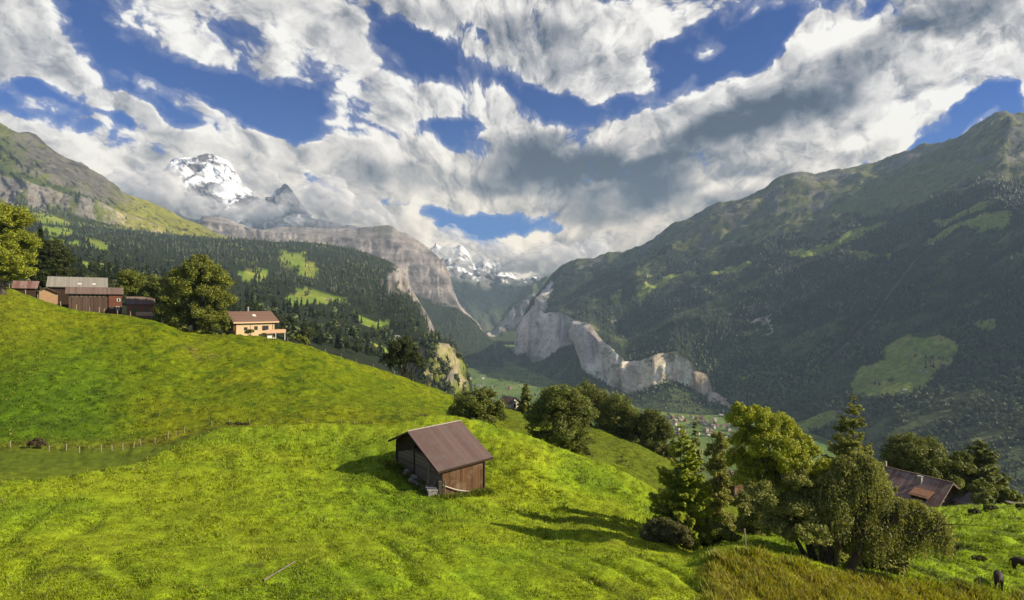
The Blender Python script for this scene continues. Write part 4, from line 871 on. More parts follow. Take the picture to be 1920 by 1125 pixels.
tree_at(broadleaf, 'maple_tree', 'sunny yellow green tree cut by the left edge of the photograph', 5, 132, [(20,420,34,34),(-10,410,40,34),(35,455,28,32),(0,470,50,40),(25,495,34,26),(-50,450,50,60),(30,510,34,20),(-10,520,50,20)], 60000, 0.38, ((0.17,0.22,0.022), (0.38,0.39,0.04)), 44, 0.6, 3.0, dens=1.4, pr=0.25)
b = on_ground(76, 182); spruce('fir_tree', 'dark fir tree between the sunny edge tree and the grey roof', b, (HOR-430)/1000*182-b.z, 4.5, 45, ((0.025,0.04,0.014), (0.055,0.075,0.02)), 0.8, 0.9)
tree_at(broadleaf, 'dark_tree', 'dark tree rising behind the long grey farm roof', 105, 190, [(100,470,26,24),(85,495,26,26),(118,495,20,26),(100,515,34,22)], 20000, 0.5, ((0.035,0.05,0.014), (0.08,0.095,0.022)), 46, 0.4, 5.0, dens=1.4, pr=0.26)
tree_at(broadleaf, 'dark_tree', 'solitary dark tree breaking the crest at the end of the big meadow', 757, 178, [(757,658,28,24),(745,678,26,22),(770,680,24,22)], 20000, 0.45, ((0.035,0.05,0.014), (0.07,0.085,0.02)), 47, 0.4, 3.0, dens=1.4, pr=0.26)
tree_at(broadleaf, 'shrub', 'bush beside the terrace of the yellow chalet', 562, 158, [(562,637,13,9),(575,645,10,7)], 4000, 0.4, GREEN_M, 48, 0.1, 0.6, cat='shrub')
tree_at(broadleaf, 'shrub', 'small bush against the front wall of the yellow chalet', 469, 146.5, [(469,622,7,5),(463,624,4,4)], 1500, 0.3, GREEN_D, 49, 0.05, 0.4, cat='shrub')
tree_at(broadleaf, 'shrub', 'tiny dark bush on the bare patch below the large maple', 413, 143, [(413,648,8,5)], 900, 0.3, GREEN_D, 50, 0.05, 0.3, cat='shrub')
tree_at(broadleaf, 'shrub', 'brown dry bush against the lower fence at the far left', 68, 73, [(68,830,14,8),(80,834,8,5)], 3500, 0.2, ((0.07,0.05,0.03), (0.12,0.09,0.05)), 51, 0.04, 0.3, cat='shrub')
tree_at(broadleaf, 'shrub', 'long dark bramble clump on the bank where the knoll meets the hill', 440, 92, [(428,798,12,5),(445,797,12,5),(460,797,10,4)], 4000, 0.22, ((0.05,0.045,0.02), (0.08,0.08,0.03)), 52, 0.04, 0.2, cat='shrub')
for px_, Y_, r_, lb in ((1790,57,14,'dark rush clump right of the weeping tree'), (1778,55,9,'small dark rush clump under the drooping branch tips'), (1835,54,11,'flat rush clump in the middle of the right pasture'), (1856,76,12,'brown rush clump near the far edge of the right pasture'), (1917,80,9,'rush clump at the right margin near the pasture edge'), (1826,73,9,'low brown tussock left of the far rush clump')):
    b = on_ground(px_, Y_); py_ = HOR-b.z/Y_*1000
    tree_at(broadleaf, 'rush_clump', lb, px_, Y_, [(px_-r_*.4, py_-3, r_*.7, 5), (px_+r_*.4, py_-4, r_*.7, 5)], 2600, 0.22, ((0.06,0.065,0.02), (0.11,0.11,0.03)), 60+int(px_) % 17, 0.03, 0.15, cat='rushes')
# wood just beyond the hill crest: single trees, all alike
def mid_trees():
    rng = np.random.default_rng(77); protos = []
    for k in range(4):
        C, Rr = lobe_puffs(rng, [(0, 0, 6.5, 3.4, 3.4, 4.2), (1.2, 0.5, 4.5, 3.0, 3.0, 3.0), (-1.3, -.6, 5.0, 3.0, 3.0, 3.0)], 1.0, .3)
        V, F, T = leaf_cloud(rng, C, Rr, 2600, 0.85, (((0.026,0.042,0.012), (0.060,0.078,0.018)), ((0.035,0.055,0.014), (0.085,0.10,0.02)))[k % 2]); protos.append(('leafy_tree', np_mesh('leafy_tree', V, F, [M_LEAF], T)))
    for k in range(3):
        V, F, S = cone_proto(rng, 6, 9); P_ = []; A = []; Cc = []
        m = 2200; u = rng.random(m)**1.2; az = rng.random(m)*6.283; r = 2.7*(1-u)*(0.35+0.65*rng.random(m)**.5); r *= 0.8+0.35*np.sin(u*60)
        pos = np.stack([r*np.cos(az), r*np.sin(az), 1+u*14-r*0.35], -1); ax = unit(np.stack([np.cos(az), np.sin(az), -0.5+0*az], -1)+rng.normal(size=(m, 3))*.3); nr = unit(np.array([0, 0, 1.])+rng.normal(size=(m, 3))*.5); sd = unit(np.cross(nr, ax)); s = 0.9*(1.1-u*.6)*(0.6+.6*rng.random(m))
        Vq, Fq = quads(pos, ax, sd, s*1.3, s*.6); t = np.array([0.020,0.034,0.012])*(0.7+0.9*rng.random(m))[:, None]
        protos.append(('fir_tree', np_mesh('fir_tree', Vq, Fq, [M_FIR], np.repeat(t, 4, 0))))
    n = 0
    g = LEFT; F_ = g['forest']; rr, cc = np.nonzero((F_ > 0.9) & (g['Y'] < 1050) & (g['Y'] > 235) & (g['px'] > 60) & (g['px'] < 900)); 
    w = 1.0/np.maximum(g['Y'][rr, cc], 200)**0.5; idx = rng.choice(len(rr), 300, replace=False, p=w/w.sum())
    roots = {}
    for i in idx:
        x, y, z = g['X'][rr[i], cc[i]], g['Y'][rr[i], cc[i]], g['Z'][rr[i], cc[i]]
        k = int(rng.integers(0, 7)); nm, me = protos[k]
        o = link(nm, me, None, (x, y, z-0.3), rng.random()*6.28); s = rng.uniform(0.85, 1.5); o.scale = (s, s, s*rng.uniform(.9, 1.15))
        tag(o, 'leafy tree in the dark wood beyond the meadow crest' if k < 4 else 'pointed fir in the dark wood beyond the meadow crest', 'tree', 'trees in the wood beyond the meadow crest' if k < 4 else 'firs in the wood beyond the meadow crest')
mid_trees()

# ------------------------------------------------------------------ grass
def grass():
    rng = np.random.default_rng(5); g = NEAR
    dens = ((g['T'] > 1.3)*(g['T'] < 6.3)+(g['T'] > 7.9)*(g['T'] < 10.0)*0.9)*np.where(g['px'] > -60, 1, 0)*np.where(g['px'] < 1980, 1, 0)*1.0
    px, py = 960+1000*g['X']/g['Y'], HOR-1000*g['Z']/g['Y']
    area = np.abs((px[:-1, 1:]-px[:-1, :-1])*(py[1:, :-1]-py[:-1, :-1]))
    tall = sst(1290, 1345, g['px'])*sst(3.2, 3.0, g['T'])+0.0
    lam = (area*0.085*dens[:-1, :-1])*(1+tall[:-1, :-1]*1.0)
    n = rng.poisson(lam); r, c = np.nonzero(n); rep = n[r, c]; r = np.repeat(r, rep)+rng.random(rep.sum()); c = np.repeat(c, rep)+rng.random(rep.sum())
    x, y, z = samp(g, r, c, 'X'), samp(g, r, c, 'Y'), samp(g, r, c, 'Z'); tl = tall[r.astype(int), c.astype(int)]
    col = g['col'][r.astype(int), c.astype(int)]
    # ranker tufts along the foot of the barn and along the hollow
    ex = []
    for k in range(2600):
        u = rng.random(); side = rng.integers(0, 2)
        lx, ly = (-7.0+u*4.2, 54.0+u*3.6) if side else (-7.4-u*6.4, 54.4+u*6.0)
        ex.append((lx+rng.normal()*.35+(.25 if side else -.2), ly+rng.normal()*.3-.45))
    ex = np.array(ex); ez = np.array([float(ground(960+1000*a/b_, b_)) for a, b_ in ex]); x = np.concatenate([x, ex[:, 0]]); y = np.concatenate([y, ex[:, 1]]); z = np.concatenate([z, ez]); tl = np.concatenate([tl, np.full(len(ex), 0.35)]); col = np.concatenate([col, np.tile([[0.10,0.15,0.012]], (len(ex), 1))])
    m = len(x); print('tufts', m)
    nb = 4; idx = np.repeat(np.arange(m), nb); M = len(idx)
    clump = fbm(x, y, 0*x, 1.6, 3, .6, seed=8)
    h = (0.065+0.07*rng.random(M))*(1+0.8*np.clip(clump[idx], -.6, 1))*np.clip(y[idx]/30, .9, 2.2)*(1+2.6*tl[idx]*rng.random(M))
    az = rng.random(M)*6.283; sp = 0.10*np.clip(y[idx]/30, .8, 2.2)
    bx, by = x[idx]+rng.normal(size=M)*sp, y[idx]+rng.normal(size=M)*sp; bz = z[idx]-0.02
    wd = h*0.24*(1-0.5*tl[idx]); lean = 0.35+0.5*rng.random(M)
    dx, dy = np.cos(az), np.sin(az)
    V = np.stack([np.stack([bx-dy*wd, by+dx*wd, bz], -1), np.stack([bx+dy*wd, by-dx*wd, bz], -1), np.stack([bx+dx*h*lean, by+dy*h*lean, bz+h], -1)], 1).reshape(-1, 3)
    v = (0.6+0.85*rng.random(M))[:, None]; cc = col[idx]*v
    dry = (rng.random(M) < 0.08+0.30*tl[idx])[:, None]; cc = np.where(dry, np.array([0.30,0.27,0.06])*v, cc)
    o = link('grass', np_mesh('grass', V, np.arange(3*M).reshape(-1, 3), [M_GRASS], np.repeat(cc, 3, 0))); tag(o, 'short yellow green grass on the mown knoll and pasture', 'grass', None, 'stuff')
grass()

# ------------------------------------------------------------------ building helpers
def plank_mat(name, axis, width, a, b, gap=0.06, rough=0.85, grain=9.0, stains=None, spec=0.2):
    """boards side by side along one object axis, each with its own tone"""
    m, w, out = mat(name)
    tc = w.new('ShaderNodeTexCoord').outputs['Object']; sx = w.new('ShaderNodeSeparateXYZ', i0=tc)
    u = w.math('DIVIDE', sx.outputs[axis], width); cell = w.math('FLOOR', u); fr = w.math('FRACT', u)
    wn = w.new('ShaderNodeTexWhiteNoise', noise_dimensions='1D'); w.put(wn, 'W', cell)
    st = [1.0, 1.0, 1.0]
    ax2 = 2 if axis != 2 else 0
    st[ax2] = 0.08
    mp = w.new('ShaderNodeMapping', i0=tc); mp.inputs[3].default_value = st
    g = w.noise(mp.outputs[0], grain, 4, 0.65)
    f = w.math('ADD', w.math('MULTIPLY', wn.outputs[0], 0.7), w.math('MULTIPLY', w.math('SUBTRACT', g, 0.35), 0.9))
    c = w.mix(w.mr(f, 0.0, 1.0, 0.0, 1.0, False), (*a, 1), (*b, 1))
    if stains:
        s = w.noise(tc, 0.9, 4, 0.6); c = w.mix(w.mr(s, 0.45, 0.7, 0, 0.7), c, (*stains, 1))
    dark = w.math('LESS_THAN', fr, gap); c = w.mix(w.math('MULTIPLY', dark, 0.8), c, (a[0]*.15, a[1]*.15, a[2]*.15, 1))
    bs = w.new('ShaderNodeBsdfPrincipled', I_Base_Color=c, I_Roughness=rough); bs.inputs['Specular IOR Level'].default_value = spec
    w.put(bs, 'Normal', w.new('ShaderNodeBump', I_Strength=0.5, I_Distance=0.02, I_Height=w.math('SUBTRACT', g, dark)).outputs[0])
    w.l.new(bs.outputs[0], out.inputs[0]); return m
class MB:
    def __init__(s): s.V = []; s.F = []
    def add(s, V, F): o = len(s.V); s.V += [tuple(v) for v in V]; s.F += [tuple(i+o for i in f) for f in F]; return s
    def hexa(s, p): return s.add(p, [(0,3,2,1),(4,5,6,7),(0,1,5,4),(1,2,6,5),(2,3,7,6),(3,0,4,7)])
    def box(s, x0, x1, y0, y1, z0, z1): return s.hexa([(x0,y0,z0),(x1,y0,z0),(x1,y1,z0),(x0,y1,z0),(x0,y0,z1),(x1,y0,z1),(x1,y1,z1),(x0,y1,z1)])
    def slab(s, a, b, c, d, t):
        """quad a b c d thickened downwards along its normal by t"""
        a, b, c, d = map(Vector, (a, b, c, d)); n = (b-a).cross(d-a).normalized()*t
        return s.hexa([a-n, b-n, c-n, d-n, a, b, c, d])
    def beam(s, p, q, w, h=None):
        p, q = Vector(p), Vector(q); h = h or w; t = (q-p).normalized(); u = t.cross(Vector((0,0,1)));
        if u.length < 1e-3: u = Vector((1,0,0))
        u.normalize(); v = u.cross(t)
        return s.hexa([p-u*w/2-v*h/2, p+u*w/2-v*h/2, p+u*w/2+v*h/2, p-u*w/2+v*h/2, q-u*w/2-v*h/2, q+u*w/2-v*h/2, q+u*w/2+v*h/2, q-u*w/2+v*h/2])
    def gable(s, x0, x1, y0, y1, z0, ze0, ze1, yr, zr, t=0.15):
        """closed gable body, ridge along x at yr"""
        V = [(x, *q) for x in (x0, x1) for q in ((y0,z0),(y1,z0),(y1,ze1),(yr,zr),(y0,ze0))]
        return s.add(V, [(4,3,2,1,0),(5,6,7,8,9),(0,1,6,5),(1,2,7,6),(2,3,8,7),(3,4,9,8),(4,0,5,9)])
    def obj(s, name, m, parent=None, label=None):
        me = bpy.data.meshes.new(name); me.from_pydata([tuple(v) for v in s.V], [], s.F); me.materials.append(m); me.update()
        import bmesh
        bm = bmesh.new(); bm.from_mesh(me); bmesh.ops.recalc_face_normals(bm, faces=bm.faces); bm.to_mesh(me); bm.free()
        o = link(name, me, parent)
        if label: o['label'] = label
        return o
M_OLDW = plank_mat('weathered boards', 0, 0.19, (0.055,0.028,0.014), (0.16,0.085,0.042), 0.08, stains=(0.20,0.15,0.10))
M_LOGW = plank_mat('stacked grey timbers', 2, 0.21, (0.10,0.075,0.055), (0.24,0.20,0.155), 0.16)
M_DARKW = simple_mat('dark wood', (0.035,0.02,0.012), 0.9, 3, 0.4)
M_ROOFB = plank_mat('brown sheet roof', 0, 0.62, (0.105,0.066,0.058), (0.150,0.098,0.084), 0.02, 0.6, 2.0, stains=(0.125,0.10,0.09), spec=0.35)
M_RIDGE = simple_mat('pale ridge cap', (0.42,0.36,0.31), 0.5, 3, .2)
M_GREYW = simple_mat('grey weathered wood', (0.17,0.145,0.115), 0.9, 4, .4, (1,1,.2))
M_STONE = simple_mat('grey stone', (0.26,0.25,0.23), 0.95, 2.5, .5, bump=.05)
M_WHITE = simple_mat('white paint', (0.62,0.58,0.50), 0.8, 2, .15)
M_GLASS = simple_mat('window glass', (0.02,0.024,0.03), 0.1, spec=0.8)
# ------------------------------------------------------------------ the barn on the knoll
def barn():
    yaw = 0.711; A = Vector((-11.38, 58.0, -13.572)); ZB = -19.9
    base = Vector((-8.6, 58.2, ZB)); root = thing('barn', 'small dark wooden hay barn with a brown sheet roof on the bright knoll', 'barn', base, yaw)
    # local frame: x along the ridge, -y the long sunny side. apex of the left gable in local space
    Rm = Matrix.Rotation(-yaw, 3, 'Z'); a = Rm @ (A-base); ax, ay, az = a
    L, wr, hr, wl, hl, tl = 7.05, 6.07, 2.94, 4.42, 1.785, math.tan(0.027)
    def ridge(x): return az+(x-ax)*tl
    x0, x1 = ax, ax+L; gx0, gx1 = x0+0.9, x1-0.9
    yF, yB = ay-wr+0.45, ay+wl-0.45; sF, sB = hr/wr, hl/wl
    ze_f = ridge(x0)-hr+0.45*sF-0.22; ze_b = ridge(x0)-hl+0.45*sB-0.22
    # front (sunny) wall with its boards, gable wall in stacked timber, back parts
    MB().box(gx0, gx1, yF, yF+0.12, 0.05, ze_f+0.05).obj('front_wall', M_OLDW, root, 'vertical brown boards of the sunny long wall')
    MB().box(gx0, gx1, yB-0.12, yB, 1.2, ze_b+0.1).obj('back_wall', M_OLDW, root)
    g = MB(); y_open0, y_open1 = ay-2.3, ay-0.35; zt = az-0.25
    g.gable(gx0, gx0+0.14, yF+0.12, yB-0.12, 0.0, ze_f-0.1, ze_b-0.4, ay, az-1.9)
    g.obj('gable_wall', M_LOGW, root, 'shaded gable of grey stacked timbers')
    u = MB(); u.gable(gx1-0.14, gx1, yF+0.12, yB-0.12, 0.0, ze_f, ze_b, ay, az-0.25+L*tl*.5); u.obj('far_gable_wall', M_OLDW, root)
    u = MB()   # dark boarding at the top left of the gable, open hatch on its right
    V = [(x, *q) for x in (gx0-0.06, gx0+0.05) for q in ((ay+0.05, az-2.1), (yB-0.12, ze_b-1.3), (yB-0.12, ze_b-0.02), (ay+0.05, az-0.27))]
    u.hexa(V); u.obj('gable_boarding', M_DARKW, root)
    f = MB(); f.beam((gx0-0.02, ay, 0.3), (gx0-0.02, ay, az-0.28), 0.16)
    f.beam((gx0-0.04, yF+0.1, ze_f), (gx0-0.04, ay, az-0.3), 0.16, 0.2); f.beam((gx0-0.04, yB-0.1, ze_b), (gx0-0.04, ay, az-0.3), 0.16, 0.2)
    f.beam((gx0-0.05, ay-3.2, az-2.2), (gx0-0.05, yB-0.2, az-2.0), 0.14)
    f.beam((gx0-0.08, yF+0.08, 0.0), (gx0-0.08, yF+0.08, ze_f), 0.18); f.beam((gx0-0.08, yB-0.1, 0.6), (gx0-0.08, yB-0.1, ze_b), 0.16)
    f.beam((gx1+0.02, yF-0.02, -0.1), (gx1+0.02, yF-0.02, ze_f), 0.18)
    f.obj('timber_frame', M_DARKW, root)
    r = MB(); r.slab((x0, ay-wr, ridge(x0)-hr), (x1, ay-wr, ridge(x1)-hr), (x1, ay, ridge(x1)), (x0, ay, ridge(x0)), 0.10)
    r.slab((x0, ay, ridge(x0)+.002), (x1, ay, ridge(x1)+.002), (x1, ay+wl, ridge(x1)-hl), (x0, ay+wl, ridge(x0)-hl), 0.10)
    ro = r.obj('roof', M_ROOFB, root)
    c = MB(); c.beam((x0-0.03, ay, ridge(x0)+0.05), (x1+0.03, ay, ridge(x1)+0.05), 0.22, 0.07); c.obj('ridge_cap', M_RIDGE, ro)
    e = MB()
    for xx in (x0+0.02, x1-0.06): e.beam((xx, ay-wr+.02, ridge(xx)-hr-0.14), (xx, ay, ridge(xx)-0.16), 0.05, 0.2); e.beam((xx, ay+wl-.02, ridge(xx)-hl-0.14), (xx, ay, ridge(xx)-0.16), 0.05, 0.2)
    e.beam((x0, ay-wr+.03, ridge(x0)-hr-0.17), (x1, ay-wr+.03, ridge(x1)-hr-0.17), 0.05, 0.16); e.obj('barge_board', M_DARKW, ro)
    return root, (x0, x1, gx0, gx1, yF, yB, ay, az, ze_f, yaw, base)
BARN, (bx0, bx1, bgx0, bgx1, byF, byB, bay, baz, bze, byaw, bbase) = barn()
def bw(x, y, z): return bbase+Matrix.Rotation(byaw, 3, 'Z') @ Vector((x, y, z))
def gz_at(x, y): return float(ground(960+1000*x/y, y))
def lean_thing(name, label, cat, p, q, w, m, h=None):
    p, q = Vector(p), Vector(q); me = MB(); me.beam((0,0,0), q-p, w, h); o = me.obj(name, m); o.location = p; return tag(o, label, cat)
def bl(x, y, dz=0.0): v = bw(x, y, 0); return Vector((v.x, v.y, gz_at(v.x, v.y)+dz))
p = bl(bgx0-0.9, byF+1.6); q = bw(bgx0-0.1, byF+2.4, 3.5); lean_thing('plank', 'long grey board leaning steeply on the barn gable', 'board', p, q, 0.16, M_GREYW, 0.05)
p = bl(bgx0-0.8, byF+0.9); q = bw(bgx0-0.12, byF+1.4, 1.9); lean_thing('plank', 'short pale board leaning beside the barn corner', 'board', p, q, 0.2, M_GREYW, 0.06)
p = bl(bgx0-0.7, byF+1.2); q = bw(bgx0-0.12, byF+0.9, 2.1); lean_thing('plank', 'crossed thin board leaning beside the barn corner', 'board', p, q, 0.1, M_GREYW, 0.05)
p = bw(bgx0-0.1, byF-0.10, 1.75); q = bl(bgx1-0.4, byF-0.45, 0.15)
for_mid = MB(); 
def rail():
    n = 8; pts = [Vector(p).lerp(Vector(q), i/n)-Vector((0,0,0.35*math.sin(math.pi*i/n))) for i in range(n+1)]; V, F = tube([a-pts[0] for a in pts], [0.055]*(n+1), 7)
    o = link('pole', np_mesh('pole', V, F, [simple_mat('bleached pole', (0.50,0.44,0.36), .8)]), None, pts[0]); tag(o, 'sagging bleached pole hung across the sunny barn wall', 'pole')
rail()
for k, (xx, yy, hh, lb) in enumerate(((bgx0-0.45, byF-0.15, 1.5, 'stout grey post at the near corner of the barn'), (bgx0-0.15, byF-0.45, 1.7, 'thinner pale post right of the stout corner post'))):
    b = bl(xx, yy, -0.3); m_ = MB(); m_.beam((0,0,0), (0.03*k,0,hh+0.3), 0.26-0.1*k); o = m_.obj('post', M_GREYW); o.location = b; tag(o, lb, 'post')
def rocks():
    rng = np.random.default_rng(3)
    for k in range(9):
        V, F, S = ico_proto(rng, 2); V = (V-np.array([0,0,.5]))*np.array([1.3,1.0,0.9])*(0.55+0.5*rng.random()); b = bl(bgx0-0.5-0.9*rng.random(), byF+1.2+k*0.62, 0.1)
        o = link('boulder', np_mesh('boulder', V, F, [M_STONE], smooth=False), None, b, k); tag(o, 'grey foundation stone heaped at the foot of the barn gable', 'stone', 'stones at the foot of the barn gable')
    t = MB(); t.box(-.8, .8, -.45, .45, 0, .55); t.box(-.86, .86, -.5, .5, .55, .66); o = t.obj('stone_trough', M_STONE); o.location = bl(bgx0-0.9, byF+0.75, -0.05); o.rotation_euler = (0, 0, byaw+1.2); tag(o, 'grey stone trough by the near barn corner', 'trough')
rocks()
o = link('log', None); bpy.data.objects.remove(o)
def ground_pole():
    b = on_ground(520, 27.5); c = on_ground(553, 29.2); b2 = on_ground(494, 26.2)
    V, F = tube([b2+Vector((0,0,.08))-b2, c+Vector((0,0,.1))-b2], [0.05, 0.03], 7); o = link('branch', np_mesh('branch', V, F, [M_GREYW]), None, b2); tag(o, 'bare bleached branch lying in the foreground grass', 'branch')
ground_pole()

# ------------------------------------------------------------------ yellow chalet
M_YEL = simple_mat('ochre plaster', (0.50,0.37,0.21), 0.85, 1.5, .08)
M_CHR = plank_mat('chalet roof tiles', 2, 0.3, (0.14,0.082,0.062), (0.19,0.118,0.09), 0.08, 0.8, 3)
M_BRW = simple_mat('brown trim', (0.10,0.045,0.025), 0.8, 3, .3)
M_PINK = plank_mat('pale balcony boards', 0, 0.25, (0.50,0.30,0.18), (0.58,0.37,0.23), 0.08)
def chalet():
    rx, ry = -80.5, 150.0; zr = -1.35; ze = -4.3; yaw = R(52)
    # local: x along ridge (towards the far right end), -y = sunny front
    root = thing('chalet', 'yellow chalet with a brown tiled roof beside the big maple', 'house', (rx, ry, -8.8), yaw)
    z = lambda v: v+8.8
    L = 13.2; W = 4.5; wy = 3.7; s = (zr-ze)/W
    b = MB(); b.gable(1.0, L-1.0, -wy, wy, z(-9.6), z(ze)+0.1, z(ze)+0.1, 0, z(zr)-0.5); b.obj('wall', M_YEL, root)
    r = MB(); r.slab((0,-W,z(ze)), (L,-W,z(ze)), (L,0,z(zr)), (0,0,z(zr)), .18); r.slab((0,0,z(zr)), (L,0,z(zr)), (L,W,z(ze)), (0,W,z(ze)), .18); ro = r.obj('roof', M_CHR, root)
    e = MB(); e.box(0, L, -W-.05, -W+.0, z(ze)-.38, z(ze)-.02); e.obj('fascia', simple_mat('pale fascia', (0.55,0.38,0.22), .8), ro)
    e = MB(); e.beam((0.02,-W,z(ze)-.25),(0.02,0,z(zr)-.25),.06,.3); e.beam((0.02,W,z(ze)-.25),(0.02,0,z(zr)-.25),.06,.3); e.obj('barge_board', M_BRW, ro)
    c = MB(); c.box(6.2, 6.6, .2, .6, z(zr)-.5, z(zr)+1.3); c.obj('chimney', M_STONE, ro)
    k = MB(); k.slab((6.6,-2.3,z(ze)+1.5), (7.5,-2.3,z(ze)+1.5), (7.5,-1.5,z(ze)+2.02), (6.6,-1.5,z(ze)+2.02), -.06); k.obj('skylight', M_WHITE, ro)
    g = MB(); g.box(.55, 1.0, -wy+.1, wy-.1, z(-6.6), z(-4.6)); g.box(.4,.55,-wy,wy,z(-6.7),z(-5.4)); g.obj('gable_balcony', M_BRW, root, 'dark brown balcony on the gable end')
    g = MB(); g.gable(.92, .99, -wy+.3, wy-.3, z(-4.9), z(ze)+.2, z(ze)+.2, 0, z(zr)-.8); g.obj('gable_boarding', M_BRW, root)
    t = MB(); t.box(.95, 1.15, -wy-.06, -wy+.1, z(-9), z(ze)+.1); t.box(5.0, 5.12, -wy-.05, -wy, z(-8.2), z(ze)+.1); t.box(L-1.6, L-1.45, -wy-.05, -wy, z(-7), z(ze)+.1); t.obj('corner_post', M_BRW, root)
    for x0, x1, z0, z1 in ((3.4,4.2,-6.6,-5.9), (6.3,7.1,-6.6,-5.7), (8.6,10.3,-6.8,-5.6)):
        f = MB(); f.box(x0-.1, x1+.1, -wy-.04, -wy-.005, z(z0)-.1, z(z1)+.1); fo = f.obj('window', M_BRW, root); q = MB(); q.box(x0, (x0+x1)/2-.04, -wy-.07, -wy-.045, z(z0), z(z1)); q.box((x0+x1)/2+.04, x1, -wy-.07, -wy-.045, z(z0), z(z1)); q.obj('pane', M_GLASS, fo)
    d = MB(); d.box(8.6, 14.6, -wy-2.0, -wy-.05, z(-7.75), z(-7.55)); d.box(8.6, 14.6, -wy-2.05, -wy-1.95, z(-7.55), z(-6.65)); d.box(14.5, 14.6, -wy-1.95, -.5, z(-7.55), z(-6.65)); d.box(L-1, 14.5, -wy-.05, -.5, z(-7.75), z(-7.55)); ba = d.obj('balcony', M_PINK, root)
    d = MB(); 
    for x in (11.6, 14.4): d.box(x-.08, x+.08, -wy-1.9, -wy-1.75, z(-9.9), z(-7.75))
    d.obj('balcony_post', M_WHITE, ba)
    d = MB(); d.box(9.6, 11.2, -wy-.9, -wy-.03, z(-10.2), z(-7.76)); d.obj('basement_wall', M_WHITE, root)
chalet()

